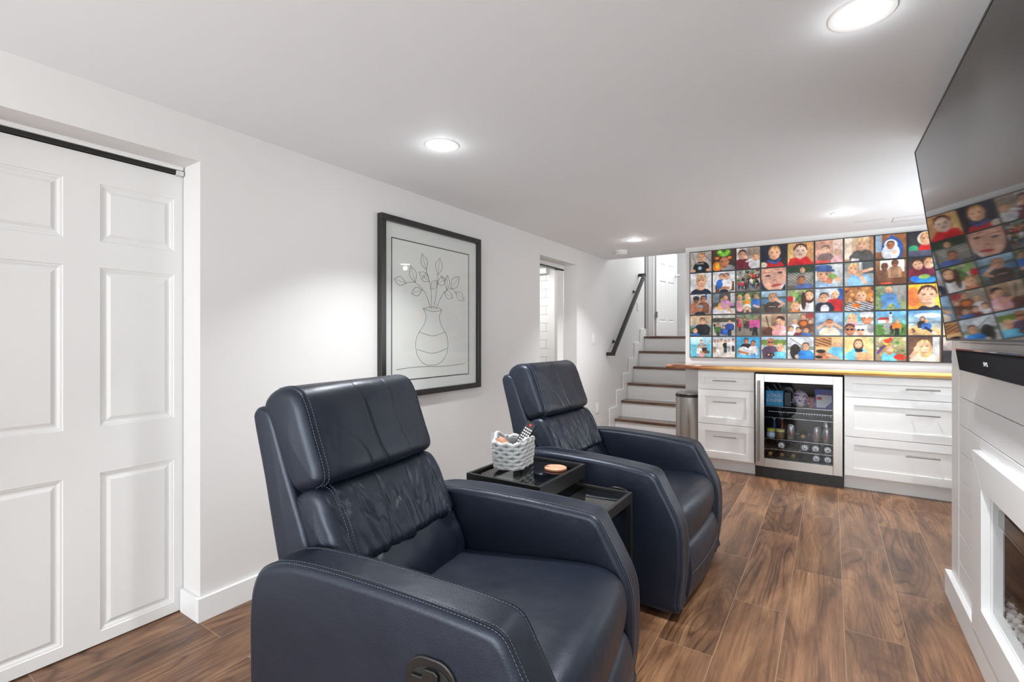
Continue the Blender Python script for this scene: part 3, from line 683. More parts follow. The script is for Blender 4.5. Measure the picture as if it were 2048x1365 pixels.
# ================================================================== PHOTO WALL
GX0, GP, GZ0, GZP, NC = -1.199, .2153, .987, .2136, 10
grid_y = BY-.022
gb = thing('photo_backboard', 'large black grid board that holds the rows of family photos', 'photo board', (0, 0, 0))
B(GX0, GX0+NC*GP, BY-.016, BY-.001, GZ0, GZ0+5*GZP).build('board', M['blackwood'], gb, .001)
gm_ = rectframe(GX0, GX0+NC*GP, GZ0, GZ0+5*GZP, .004, 0, 1); gm_.v = [(y, BY-.022 if x < .5 else BY-.014, z) for x, y, z in gm_.v]; gm_.build('edge_frame', M['blackwood'], gb)
NR = 64
C_ = dict(k=(20, 20, 24), n=(28, 34, 56), w=(236, 236, 238), g=(150, 150, 152), s=(228, 178, 146), t=(190, 126, 92), d=(120, 76, 56), r=(190, 34, 38), m=(110, 30, 48), b=(52, 110, 190), c=(110, 190, 226),
          sky=(176, 208, 236), sea=(70, 150, 190), y=(236, 200, 60), o=(230, 130, 50), gr=(70, 120, 56), dg=(38, 62, 40), lg=(140, 176, 96), br=(96, 62, 44), tn=(196, 156, 116), p=(222, 100, 170), bl=(226, 190, 130),
          hb=(70, 44, 32), hk=(28, 20, 20), hg=(182, 136, 84), cr=(236, 222, 200), v=(90, 60, 130), pk=(232, 170, 180), tq=(60, 178, 200), sand=(214, 196, 166), dk=(46, 42, 46), jn=(92, 140, 190))
def cc(c): return C_[c] if isinstance(c, str) else c
def paint(ops, seed):
    ys, xs = np.mgrid[0:NR, 0:NR]; X = (xs)/(NR-1); Y = (ys)/(NR-1); rng = np.random.RandomState(seed)
    img = np.zeros((NR, NR, 3)); e = .5/NR*2
    def blend(mask, col):
        nonlocal img
        img = img*(1-mask[..., None])+np.array(cc(col), float)*mask[..., None]
    def ellm(cx, cy, rx, ry, ang=0):
        a = math.radians(ang); dx, dy = X-cx, Y-cy; u = (dx*math.cos(a)+dy*math.sin(a))/rx; v = (-dx*math.sin(a)+dy*math.cos(a))/ry
        return np.clip((1-np.sqrt(u*u+v*v))*min(rx, ry)/e+.5, 0, 1)
    def segm(x0, y0, x1, y1, w_):
        dx, dy = x1-x0, y1-y0; t = np.clip(((X-x0)*dx+(Y-y0)*dy)/(dx*dx+dy*dy+1e-9), 0, 1)
        return np.clip((w_-np.hypot(X-x0-t*dx, Y-y0-t*dy))/e+.5, 0, 1)
    def polym(P):
        ins = np.zeros_like(X, bool); n = len(P)
        for i in range(n):
            (xa, ya), (xb, yb) = P[i], P[(i+1) % n]
            c = ((ya > Y) != (yb > Y)) & (X < (xb-xa)*(Y-ya)/(yb-ya+1e-12)+xa); ins ^= c
        return ins.astype(float)
    def face(cx, cy, r, skin, hair, tilt=0, long=0, hat=None, glasses=0):
        sk = np.array(cc(skin), float)
        if long: blend(ellm(cx, cy-.3*r, r*1.02, r*1.5, tilt), hair)
        blend(ellm(cx, cy+r*.22, r*.88, r*.98, tilt), hair)
        for s in (-1, 1): blend(ellm(cx+s*r*.78, cy-r*.1, r*.13, r*.2, tilt), sk*.88) if not long else None
        blend(ellm(cx, cy-r*.12, r*.79, r*1.04, tilt), sk)
        blend(ellm(cx+r*.25, cy-r*.2, r*.42, r*.62, tilt)*.4, np.minimum(sk*1.16, 255)); blend(ellm(cx-r*.62, cy-r*.25, r*.22, r*.75, tilt)*.4, sk*.72); blend(ellm(cx, cy-r*.98, r*.5, r*.14, tilt)*.5, sk*.62)
        hc = np.array(cc(hair), float)
        for q in range(5): blend(segm(cx-r*.7+r*.35*q, cy+r*.62, cx-r*.5+r*.3*q, cy+r*1.15, r*.07)*.5, np.clip(hc*(1.35 if q % 2 else .65), 0, 255))
        a = math.radians(tilt); ca, sa = math.cos(a), math.sin(a)
        P = lambda u, v: (cx+(u*ca-v*sa)*r, cy+(u*sa+v*ca)*r)
        if hat:
            blend(ellm(*P(0, .55), r*1.02, r*.55, tilt), hat)
        if r > .055:
            dk = sk*.32
            for s in (-1, 1):
                if glasses: blend(ellm(*P(.34*s, .06), r*.28, r*.2, tilt), (25, 22, 25))
                else:
                    blend(ellm(*P(.34*s, .06), r*.17, r*.085, tilt)*.85, dk); blend(ellm(*P(.34*s, .27), r*.2, r*.045, tilt)*.6, sk*.62)
            blend(ellm(*P(0, -.25), r*.12, r*.07, tilt)*.6, sk*.72); blend(ellm(*P(0, -.55), r*.30, r*.085, tilt), (186, 96, 88))
            if r > .12: blend(ellm(*P(0, -.53), r*.2, r*.03, tilt)*.8, (235, 215, 205))
    def person(cx, cy, r, skin='s', hair='hb', shirt='b', long=0, tilt=0, lean=0, hat=None, glasses=0, w_=2.0, legs=None):
        b0 = cy-r*1.05; x2 = cx+lean*r
        blend(segm(cx, cy-r*.5, x2, b0-r*.3, r*.38), cc(skin))
        blend(polym([(x2-r*w_*.55, b0-.1*r), (x2+r*w_*.55, b0-.1*r), (x2+r*w_*.95, b0-r*1.1), (x2+r*w_*.8, b0-r*3.6), (x2-r*w_*.8, b0-r*3.6), (x2-r*w_*.95, b0-r*1.1)]), shirt)
        blend(ellm(x2, b0-r*.5, r*w_*.7, r*.6), shirt)
        if legs:
            for s in (-1, 1): blend(segm(x2+s*r*.45, b0-r*3.4, x2+s*r*.5, b0-r*7, r*.42), legs)
        blend(ellm(x2+r*w_*.35, b0-r*1.6, r*w_*.3, r*1.4)*.25, np.minimum(np.array(cc(shirt), float)+45, 255))
        face(cx, cy, r, skin, hair, tilt, long, hat, glasses)
    for op in ops:
        k, a = op[0], op[1:]
        if k == 'bg':
            c0, c1 = np.array(cc(a[0]), float), np.array(cc(a[1]), float); img = c1+(c0-c1)*(Y[..., None])
        elif k == 'r':
            x0, y0, x1, y1, c = a; blend(((X >= x0) & (X <= x1) & (Y >= y0) & (Y <= y1)).astype(float), c)
        elif k == 'e': blend(ellm(*a[:4], a[5] if len(a) > 5 else 0), a[4])
        elif k == 's': blend(segm(*a[:5]), a[5])
        elif k == 'p': blend(polym(a[0]), a[1])
        elif k == 'F': face(*a[:5], **(a[5] if len(a) > 5 else {}))
        elif k == 'P': person(*a[:3], **(a[3] if len(a) > 3 else {}))
        elif k == 'blobs':
            n, x0, y0, x1, y1, r0, r1, cols = a
            for i in range(n): blend(ellm(rng.uniform(x0, x1), rng.uniform(y0, y1), rng.uniform(r0, r1), rng.uniform(r0, r1), rng.uniform(0, 180))*.9, cols[rng.randint(len(cols))])
        elif k == 'crowd':
            n, x0, y0, x1, y1, r, shirts = a
            pts = sorted([(rng.uniform(y0, y1), rng.uniform(x0, x1)) for _ in range(n)], reverse=True)
            for yy, xx in pts: person(xx, yy, r, rng.choice(['s', 't']), rng.choice(['hb', 'hk', 'hg']), shirts[rng.randint(len(shirts))], w_=1.9, legs='dk')
        elif k == 'net':
            x0, y0, x1, y1, c = a
            for i in range(9):
                yy = y0+(y1-y0)*i/8; blend(((np.abs(Y-yy-.012*np.sin(X*40+i*PI)) < .008) & (X > x0) & (X < x1)).astype(float), c)
        elif k == 'str':
            x0, y0, x1, y1, nn, c = a; blend(((X >= x0) & (X <= x1) & (Y >= y0) & (Y <= y1) & (np.sin((Y*.9+X*.35)*2*PI*nn) > .1)).astype(float), c)
        elif k == 'glare': img = img*(1-a[0])+np.array(cc(a[1]), float)*a[0]  # pale blend that paints glare into a print
    def soft(n):
        g = rng.rand(n+1, n+1); u = np.clip(X*n, 0, n-1e-6); v = np.clip(Y*n, 0, n-1e-6); i, j = u.astype(int), v.astype(int); a, b = u-i, v-j; a = a*a*(3-2*a); b = b*b*(3-2*b)
        return (g[j, i]*(1-a)+g[j, i+1]*a)*(1-b)+(g[j+1, i]*(1-a)+g[j+1, i+1]*a)*b
    lum = 1+.30*(soft(4)-.5)+.18*(soft(9)-.5)+.14*(soft(20)-.5)+.10*(soft(40)-.5)
    grey = img.mean(2, keepdims=True); img = np.clip(grey+(img-grey)*1.08, 0, 255)*lum[..., None]*.98
    bl_ = img.copy(); bl_[1:-1, 1:-1] = (img[1:-1, 1:-1]*2+img[:-2, 1:-1]+img[2:, 1:-1]+img[1:-1, :-2]+img[1:-1, 2:])/6; img = bl_
    img += rng.normal(0, 3, img.shape)
    return np.clip(img, 0, 255)
PH = {}
def ph(c, r, label, *ops): PH[(c, r)] = (label, ops)
ph(0, 0, 'photo of a baby in a black PACIFIC top lying on grey, top left corner', ('bg', (176, 168, 164), (198, 190, 184)), ('s', .6, .9, 1, .5, .03, (150, 142, 138)), ('s', .1, .9, .3, .3, .03, (155, 148, 142)), ('e', .52, .18, .38, .34, 'k'), ('e', .14, .06, .12, .08, 's'), ('e', .86, .08, .12, .08, 's'), ('e', .46, .19, .10, .10, 'c'), ('e', .46, .19, .06, .06, 'w'), ('F', .54, .72, .2, 's', 'hg'))
ph(1, 0, 'photo of a toddler in a green frog hat holding orange toys', ('bg', 'br', 'dk'), ('e', .2, .2, .22, .24, 'o'), ('e', .22, .22, .1, .12, 'y'), ('e', .7, .06, .3, .2, 'g'), ('F', .52, .42, .26, 't', 'hb'), ('e', .5, .86, .34, .2, 'gr'), ('e', .5, .78, .2, .1, (120, 180, 60)), ('e', .32, .9, .1, .1, (150, 210, 80)), ('e', .68, .9, .1, .1, (150, 210, 80)), ('e', .2, .62, .1, .07, 'o'), ('e', .76, .6, .1, .07, 'o'))
ph(2, 0, 'photo of a smiling dark-haired woman in burgundy holding a baby in white', ('bg', (176, 160, 150), (160, 140, 128)), ('r', .5, .3, 1, 1, (172, 154, 140)), ('r', 0, .45, .45, 1, (214, 208, 204)), ('P', .26, .68, .2, dict(hair='hk', shirt='m', long=0)), ('e', .78, .2, .26, .24, 'w'), ('s', .44, .34, .66, .42, .05, 'w'), ('F', .82, .52, .15, 's', 'hg'))
ph(3, 0, 'photo of a serious blond toddler in a red vest with blue collar, dark background', ('bg', (40, 42, 58), (26, 28, 44)), ('e', .9, .3, .12, .34, 'dk'), ('p', [(.1, 0), (.2, .22), (.8, .22), (.95, 0)], 'r'), ('e', .08, .1, .16, .14, 'cr'), ('s', .28, .28, .6, .16, .06, (70, 90, 150)), ('s', .6, .16, .76, .34, .05, (70, 90, 150)), ('F', .54, .64, .28, 's', 'hg'))
ph(4, 0, 'photo of a wide-eyed toddler in a red jacket on a tan background', ('bg', (206, 160, 110), (190, 140, 96)), ('e', .1, .5, .12, .5, 'bl'), ('p', [(0, 0), (.1, .3), (.4, .36), (.75, .36), (.95, .1), (1, 0)], 'r'), ('F', .5, .62, .3, (240, 205, 186), 'hb'))
ph(5, 0, 'glare-painted photo of a dark-haired woman with a red strip along its lower left', ('bg', (206, 150, 126), (190, 140, 120)), ('r', .66, 0, 1, 1, (226, 200, 186)), ('P', .38, .6, .16, dict(hair='hb', shirt=(90, 70, 70), tilt=20)), ('P', .82, .4, .13, dict(hair='hg', shirt='pk')), ('r', 0, 0, .5, .14, (206, 40, 34)), ('glare', .28, (240, 215, 205)))  # glare on this print is mixed into its colours
ph(6, 0, 'photo of a blond child in a dark grey T-shirt against beige curtains', ('bg', (206, 180, 156), (186, 150, 122)), ('r', 0, .1, .25, 1, (226, 208, 190)), ('r', .85, 0, 1, 1, (170, 120, 84)), ('P', .6, .68, .23, dict(hair='bl', shirt=(66, 64, 68), tilt=-6)), ('p', [(.22, .0), (.25, .12), (.5, .08), (.5, 0)], 'w'), ('glare', .12, 'cr'))  # weaker painted glare on this print
ph(7, 0, 'photo of a child dressed in a blue and white shark costume', ('bg', (150, 100, 70), (120, 84, 60)), ('r', 0, .3, .22, 1, (150, 170, 190)), ('e', .55, .36, .36, .52, (50, 84, 150)), ('p', [(.3, .6), (.52, 1), (.8, .7)], (50, 84, 150)), ('e', .5, .26, .3, .34, (214, 216, 222)), ('e', .5, .58, .22, .22, 'w'), ('F', .5, .56, .15, 't', 'dk'), ('e', .62, .24, .08, .06, 's'))
ph(8, 0, 'photo of a laughing child in a cream hood and red top with green sleeve', ('bg', (52, 50, 56), (60, 56, 60)), ('p', [(.3, .25), (.4, .5), (.85, .5), (.95, .25)], 'r'), ('e', .16, .32, .16, .14, (60, 150, 110)), ('r', 0, 0, 1, .24, (80, 84, 104)), ('e', .56, .72, .28, .28, 'cr'), ('F', .56, .70, .22, 's', 'hg'))
ph(9, 0, 'photo of a hilly green landscape hidden behind the television, top right corner', ('bg', 'sky', 'lg'), ('e', .3, .2, .5, .3, 'gr'), ('e', .8, .1, .5, .35, 'dg'))
ph(0, 1, 'photo of a pouting blond toddler in a navy shirt on a white background', ('bg', (226, 228, 234), (236, 236, 238)), ('e', .5, -.02, .48, .26, 'n'), ('e', .5, .26, .2, .12, 's'), ('F', .52, .62, .28, 's', 'bl'))
ph(1, 1, 'photo of two people hugging in white and blue with a brown chair', ('bg', (222, 224, 228), (206, 204, 202)), ('r', .12, 0, .3, .36, 'br'), ('r', .78, .05, .96, .5, 'br'), ('P', .4, .76, .13, dict(shirt='b', hair='hk')), ('e', .6, .3, .2, .26, 'w'), ('P', .62, .76, .14, dict(shirt='w', hair='hb', tilt=15)), ('s', .4, .2, .7, .2, .06, 't'), ('e', .33, .4, .12, .18, 'b'), ('e', .5, .04, .2, .1, 'n'))
ph(2, 1, 'photo of a crowd of people with strollers on a street', ('bg', (150, 160, 150), (120, 118, 116)), ('blobs', 40, 0, .6, 1, 1, .03, .08, ['gr', 'dg', 'w', 'g', 'm']), ('crowd', 20, .03, .35, .97, .92, .042, ['b', 'w', 'k', 'r', 'gr', 'n']), ('blobs', 26, 0, .12, 1, .4, .02, .04, ['k', 'dk', 'w', 'r', 'b']))
ph(3, 1, 'close-up photo of a smiling child face with blue eyes filling the frame', ('bg', (214, 168, 146), (190, 140, 120)), ('p', [(0, 0), (0, .5), (.14, .2), (.3, 0)], 'n'), ('e', .52, .5, .5, .56, (226, 178, 156)), ('e', .95, .1, .22, .22, (235, 220, 212)), ('p', [(.82, 0), (1, .3), (1, 0)], 'n'), ('e', .27, .66, .12, .055, (120, 80, 66)), ('e', .28, .66, .055, .05, (60, 76, 100)), ('e', .76, .78, .11, .05, (120, 80, 66)), ('e', .76, .78, .05, .045, (60, 76, 100)), ('e', .2, .8, .16, .025, (150, 104, 80)), ('e', .7, .93, .16, .02, (150, 104, 80)), ('e', .55, .44, .1, .05, (196, 138, 118)), ('e', .62, .2, .22, .06, (196, 84, 84), 10), ('e', .63, .22, .18, .018, (150, 56, 60), 10))
ph(4, 1, 'photo of two children in a white net hammock with dark green trees behind', ('bg', 'dg', (66, 84, 70)), ('r', 0, 0, 1, .68, (112, 108, 96)), ('F', .58, .84, .12, 's', 'hb'), ('net', 0, .16, 1, .7, 'w'), ('e', .64, .08, .34, .14, (90, 110, 170)), ('F', .52, .36, .17, 't', 'hb'))
ph(5, 1, 'photo of a child in a blue cap biting a green fruit', ('bg', (216, 220, 220), (190, 205, 212)), ('e', .3, .1, .34, .3, (150, 178, 206)), ('F', .32, .55, .3, 's', 'hg'), ('e', .28, .84, .34, .16, (70, 96, 150)), ('s', .4, .72, .66, .72, .05, (70, 96, 150)), ('e', .62, .46, .17, .12, 'lg'), ('e', .52, .28, .12, .14, 't'), ('e', .82, .32, .1, .12, 's'))
ph(6, 1, 'photo of a blond boy in a pale blue shirt drinking from his hands', ('bg', (150, 156, 156), (176, 178, 176)), ('r', .62, .5, 1, 1, (84, 90, 92)), ('r', .52, .4, .58, 1, (220, 222, 222)), ('P', .3, .72, .22, dict(hair='bl', shirt=(140, 186, 226), tilt=-20, lean=1)), ('s', .95, .68, .5, .56, .06, 's'), ('s', .5, .56, .72, .1, .07, 's'), ('e', .45, .5, .1, .09, 's'))
ph(7, 1, 'dim brown photo of two children silhouetted against a bright window', ('bg', (150, 110, 80), (96, 60, 40)), ('r', .15, .42, .95, 1, (238, 234, 226)), ('P', .3, .74, .13, dict(hair='hb', shirt=(120, 84, 64), skin='d')), ('r', .66, .28, 1, .5, (140, 92, 60)), ('P', .64, .86, .13, dict(hair='hb', shirt=(176, 140, 110), skin='d')), ('str', .5, .3, .76, .7, 22, (120, 80, 60)), ('e', .35, .04, .2, .06, (180, 80, 50)))
ph(8, 1, 'photo of two children cuddling in maroon jackets above a blue toy', ('bg', (52, 44, 44), (90, 60, 66)), ('e', .3, .4, .3, .28, 'm'), ('e', .72, .5, .3, .26, (100, 34, 60)), ('F', .3, .74, .19, 's', 'hb', dict(tilt=15)), ('F', .66, .78, .2, 's', 'hg', dict(tilt=-15)), ('e', .5, .12, .4, .14, (50, 140, 220)), ('e', .5, .24, .18, .1, 'lg'), ('e', .2, .16, .14, .12, (40, 110, 200)))
ph(9, 1, 'photo of a blue lake hidden behind the television, second row right end', ('bg', 'sky', 'sea'), ('r', 0, .4, 1, .5, 'dg'))
ph(0, 2, 'photo of three tanned people in caps crowded together by a window', ('bg', (206, 206, 210), (170, 150, 140)), ('r', .7, .7, .8, 1, 'b'), ('P', .28, .74, .15, dict(skin='d', hair='hk', shirt='t', hat='dk')), ('P', .62, .76, .15, dict(skin='t', hair='hk', shirt='d', tilt=-15)), ('P', .46, .3, .17, dict(skin='t', hair='hb', shirt='n', hat='g')))
ph(1, 2, 'photo of two barefoot children sitting in yellow and pink clothes', ('bg', (70, 72, 78), (90, 84, 84)), ('r', 0, .55, .3, 1, (120, 130, 140)), ('r', .8, .5, 1, 1, (214, 212, 208)), ('r', 0, 0, 1, .26, (222, 220, 224)), ('P', .42, .66, .1, dict(shirt='y', hair='hg')), ('s', .38, .34, .08, .3, .05, 's'), ('P', .58, .8, .12, dict(shirt=(206, 150, 190), hair='hb')), ('s', .62, .45, .92, .44, .06, (206, 150, 190)), ('s', .6, .4, .86, .04, .06, 's'))
ph(2, 2, 'photo of a row of small children in pink, green, orange and blue', ('bg', (110, 120, 80), (70, 66, 66)), ('blobs', 24, 0, .6, 1, 1, .04, .1, ['lg', 'gr', 'cr', 'dg']), ('P', .14, .76, .12, dict(shirt='pk', hair='bl')), ('P', .46, .8, .12, dict(shirt='lg', hair='bl')), ('e', .46, .52, .14, .1, 'o'), ('P', .84, .8, .12, dict(shirt='b', hair='hb')), ('e', .44, .3, .18, .14, 'w'), ('s', .4, .3, .36, .08, .05, 's'), ('s', .52, .3, .6, .1, .05, 's'), ('s', .76, .36, .95, .28, .05, 's'), ('e', .14, .24, .16, .16, 'pk'))
ph(3, 2, 'photo of a boy in a brown T-shirt shading his eye beside a lake', ('bg', 'sky', (90, 100, 90)), ('r', 0, .62, 1, .74, (84, 100, 90)), ('r', 0, .4, 1, .62, (96, 140, 180)), ('blobs', 12, 0, 0, 1, .36, .05, .1, ['dk', (90, 88, 76)]), ('P', .46, .7, .19, dict(shirt=(74, 56, 50), hair='hg')), ('s', .6, .6, .92, .4, .05, 's'), ('s', .92, .4, .72, .26, .05, 's'), ('e', .6, .64, .08, .07, 's'), ('s', .32, .28, .56, .28, .015, 'cr'))
ph(4, 2, 'photo of a long-haired woman in a white blouse leaning over a smiling boy', ('bg', (150, 170, 130), (120, 100, 80)), ('blobs', 22, 0, .4, .7, 1, .05, .1, ['lg', 'cr', 'gr', 'tq']), ('e', .1, .6, .12, .14, 'r'), ('P', .84, .74, .2, dict(shirt='w', hair='hb', long=1)), ('e', .62, .5, .1, .4, 'hb'), ('P', .3, .26, .2, dict(shirt='o', hair='hg', tilt=-15)))
ph(5, 2, 'photo of a grinning child in a navy raglan top beside a child in red', ('bg', (196, 206, 220), (150, 166, 196)), ('e', .9, .6, .2, .4, (50, 90, 160)), ('P', .72, .72, .18, dict(shirt='r', hair='cr', tilt=-20)), ('P', .32, .6, .2, dict(shirt='n', hair='hb')), ('e', .35, .1, .16, .2, 'w'), ('e', .12, .5, .1, .06, 's'))
ph(6, 2, 'photo of a child in a striped top lying among brown autumn leaves', ('bg', (170, 110, 66), (130, 90, 60)), ('blobs', 70, 0, 0, 1, 1, .04, .09, ['o', 'tn', 'br', (200, 150, 90), (160, 80, 50)]), ('e', .5, .12, .5, .26, 'w'), ('str', .02, 0, .98, .36, 12, 'n'), ('e', .4, .22, .16, .1, 'o'), ('F', .58, .62, .22, 's', 'hg'))
ph(7, 2, 'photo of a child in denim sitting against a tree trunk', ('bg', (120, 130, 110), (130, 140, 100)), ('r', .55, .4, 1, 1, (150, 148, 144)), ('blobs', 26, 0, 0, .6, 1, .04, .09, ['lg', 'gr', (150, 150, 120)]), ('P', .44, .82, .12, dict(shirt='jn', hair='bl', w_=2.4)), ('s', .42, .4, .28, .1, .08, 'jn'), ('s', .62, .44, .74, .1, .08, 'jn'), ('e', .5, .44, .2, .1, 'jn'))
ph(8, 2, 'bright portrait photo of a brown-haired boy on a yellow and orange background', ('bg', (244, 190, 70), (240, 160, 60)), ('e', .15, .5, .2, .4, (236, 130, 70)), ('e', .95, .3, .2, .3, (240, 226, 70)), ('p', [(.3, 0), (.42, .12), (.9, .14), (1, 0)], 'n'), ('e', .68, .2, .18, .14, 's'), ('F', .6, .56, .34, 's', 'hb'))
ph(9, 2, 'photo of a sandy path hidden behind the television, third row right end', ('bg', 'sky', 'sand'), ('p', [(.3, 0), (.5, .5), (.7, 0)], 'cr'))
ph(0, 3, 'photo of a woman in a black coat and a child by the sea at sunset', ('bg', (240, 206, 170), (110, 120, 110)), ('r', 0, .3, 1, .52, (110, 140, 150)), ('blobs', 12, 0, .1, .5, .4, .05, .1, ['gr', 'dk']), ('P', .58, .72, .15, dict(shirt='k', hair='hb', w_=2.6)), ('P', .24, .26, .13, dict(shirt='b', hair='hk')))
ph(1, 3, 'photo of four people in winter jackets standing on a grey beach', ('bg', (226, 222, 214), (180, 176, 168)), ('r', 0, .66, 1, .86, (80, 76, 66)), ('P', .24, .52, .085, dict(shirt='gr', hair='hb', w_=2.3, legs='dk')), ('P', .5, .42, .08, dict(shirt=(60, 60, 140), hair='hk', w_=2.3)), ('P', .64, .4, .08, dict(shirt='b', hair='hk', w_=2.3)), ('P', .76, .68, .09, dict(shirt=(40, 70, 140), hair='hk', w_=2.5, legs='n')), ('P', .08, .6, .03, dict(shirt='k', legs='k')))
ph(2, 3, 'photo of a street parade with a large pink sign', ('bg', (120, 130, 110), (130, 120, 112)), ('blobs', 20, 0, .7, 1, 1, .04, .08, ['gr', 'g', 'lg']), ('crowd', 12, .04, .55, .96, .86, .05, ['r', 'm', 'k', 'gr', 'p']), ('r', .56, .38, 1, .74, 'p'), ('s', .76, .36, .72, .04, .05, 'k'), ('s', .84, .36, .86, .04, .05, 'k'))
ph(3, 3, 'photo of a girl in a pink top hugging a dark furry dog', ('bg', (190, 160, 130), (110, 74, 54)), ('r', 0, .4, .4, 1, (196, 176, 150)), ('s', .2, .9, .3, .4, .02, 'br'), ('e', .4, .14, .36, .2, (84, 50, 36)), ('F', .78, .66, .2, 's', 'hk', dict(tilt=30)), ('P', .74, .66, .17, dict(shirt='pk', hair='hk', tilt=25)), ('s', .42, .38, .72, .3, .07, 's'), ('e', .3, .26, .16, .13, (96, 56, 40)), ('s', .76, .04, .98, .2, .03, 'cr'))
ph(4, 3, 'photo of a group of children around an adult with a basketball', ('bg', (190, 180, 160), (120, 90, 76)), ('net', 0, .55, .5, 1, 'g'), ('r', .7, .75, 1, 1, (150, 60, 60)), ('P', .6, .84, .12, dict(shirt=(120, 70, 40), hair='hb')), ('e', .62, .54, .13, .11, 'o'), ('P', .28, .62, .1, dict(shirt='w', hair='bl')), ('P', .88, .62, .1, dict(shirt='br', hair='hb')), ('P', .14, .3, .11, dict(shirt='w', hair='hk')), ('P', .42, .24, .12, dict(shirt='m', hair='hk')), ('P', .72, .24, .12, dict(shirt='b', hair='hb')))
ph(5, 3, 'photo of a child shading both eyes with hands in front of the sea', ('bg', (160, 196, 230), (120, 140, 160)), ('r', 0, .4, 1, .58, (110, 136, 160)), ('r', 0, .3, 1, .4, (140, 150, 156)), ('P', .52, .52, .17, dict(shirt='cr', hair='hb', w_=2.4)), ('s', .1, .32, .4, .56, .055, 's'), ('s', .94, .32, .64, .56, .055, 's'), ('e', .52, .6, .16, .07, 't'))
ph(6, 3, 'photo of a family of four squeezed into a beach selfie with caps and sunglasses', ('bg', (150, 200, 226), (220, 216, 206)), ('r', 0, .6, 1, .8, (110, 190, 206)), ('F', .26, .72, .18, 's', 'bl', dict(long=1)), ('e', .26, .46, .2, .12, 'pk'), ('F', .78, .74, .24, 't', 'w', dict(hat='w')), ('F', .18, .24, .22, 't', 'hk', dict(glasses=1)), ('F', .56, .22, .2, 's', 'hk', dict(hat='w', glasses=1)), ('e', .92, .3, .16, .2, 'g'))
ph(7, 3, 'photo of people in front of a white lighthouse and red-roofed house', ('bg', (120, 180, 230), (110, 150, 90)), ('r', 0, 0, 1, .46, (84, 120, 60)), ('blobs', 24, 0, .1, 1, .46, .03, .08, ['gr', 'lg', 'dg']), ('r', .08, .52, .42, .66, 'w'), ('p', [(.04, .64), (.14, .76), (.4, .76), (.46, .64)], (170, 60, 60)), ('r', .46, .5, .54, .88, 'w'), ('r', .465, .88, .535, .97, 'k'), ('P', .4, .58, .065, dict(shirt='g', hair='g', w_=2.4, legs='g')), ('P', .56, .46, .05, dict(shirt='dk', hair='hb', legs='dk')), ('P', .7, .58, .07, dict(shirt='o', hair='hg', w_=2.4, legs='k')))
ph(8, 3, 'photo of two people sitting on coastal rocks under a blue sky', ('bg', (110, 170, 226), (220, 190, 140)), ('e', .6, .8, .4, .1, 'w'), ('r', 0, .48, 1, .54, (120, 150, 170)), ('p', [(0, 0), (0, .3), (.4, .4), (1, .2), (1, 0)], (216, 182, 126)), ('blobs', 8, 0, 0, .3, .28, .05, .1, ['br', 'tn']), ('P', .44, .66, .08, dict(shirt='dk', hair='hk', w_=2.2, long=1)), ('P', .56, .56, .07, dict(shirt='b', hair='bl', w_=2.4)), ('s', .54, .3, .76, .12, .045, 'n'), ('s', .76, .12, .84, .06, .04, 'w'))
ph(9, 3, 'pale beige photo half hidden by the edge of the television', ('bg', (220, 196, 176), (206, 176, 152)), ('e', .6, .4, .3, .4, 'tn'))
ph(0, 4, 'photo of a family standing before a turquoise sea, bottom left corner', ('bg', (196, 226, 240), (110, 196, 214)), ('r', 0, 0, 1, .62, (112, 190, 208)), ('P', .52, .78, .075, dict(shirt='g', hair='hk', w_=2.2, legs='g')), ('P', .42, .5, .07, dict(shirt='w', hair='hb', w_=2.0)), ('P', .68, .54, .065, dict(shirt='dk', hair='hb', legs='tn')), ('P', .52, .26, .07, dict(shirt='pk', hair='bl')), ('r', .66, .18, .92, .32, 'br'))
ph(1, 4, 'photo of a wedding group of adults in white and black clothes', ('bg', (206, 220, 230), (206, 200, 190)), *[('P', x, .78+.03*((i*7) % 3), .065, dict(shirt=s_, hair=h_, w_=1.9, legs=l_)) for i, (x, s_, h_, l_) in enumerate([(.08, 'w', 'hb', 't'), (.24, 'w', 'hg', 'w'), (.4, 'cr', 'hb', 'cr'), (.57, 'k', 'hk', 'k'), (.74, 'w', 'hb', 'g'), (.92, 'w', 'hk', 'k')])])
ph(2, 4, 'photo of a man and a woman standing back to back against a blue sky', ('bg', (70, 170, 220), (110, 190, 220)), ('P', .42, .8, .12, dict(shirt='k', hair='hk', skin='t', w_=2.3)), ('e', .3, .34, .24, .2, 'w'), ('s', .1, .3, .5, .2, .05, 't'), ('P', .72, .7, .12, dict(shirt='w', hair='hk', skin='t', w_=1.9, legs='jn')))
ph(3, 4, 'photo of a bald man in sunglasses and purple shirt with a girl in blue', ('bg', (170, 200, 220), (190, 190, 160)), ('r', 0, .62, 1, .86, (110, 140, 60)), ('P', .38, .74, .17, dict(shirt=(84, 60, 90), hair='t', skin='t', glasses=1, w_=2.3)), ('P', .76, .5, .17, dict(shirt='c', hair='bl', tilt=15)), ('e', .36, .16, .18, .09, 'k'), ('e', .3, .17, .05, .05, 's'), ('e', .44, .15, .04, .04, 'o'))
ph(4, 4, 'photo of a curly-haired woman from behind and a boy in blue', ('bg', (206, 216, 226), (196, 196, 190)), ('r', 0, .4, 1, .56, (120, 140, 120)), ('s', .1, .95, .6, .56, .01, 'dk'), ('e', .3, .32, .2, .36, 'hk'), ('blobs', 22, .12, .02, .48, .6, .03, .06, ['hk', (50, 36, 34)]), ('P', .7, .56, .16, dict(shirt=(50, 130, 210), hair='hb', w_=2.2)), ('e', .36, .1, .08, .1, 'sand'))
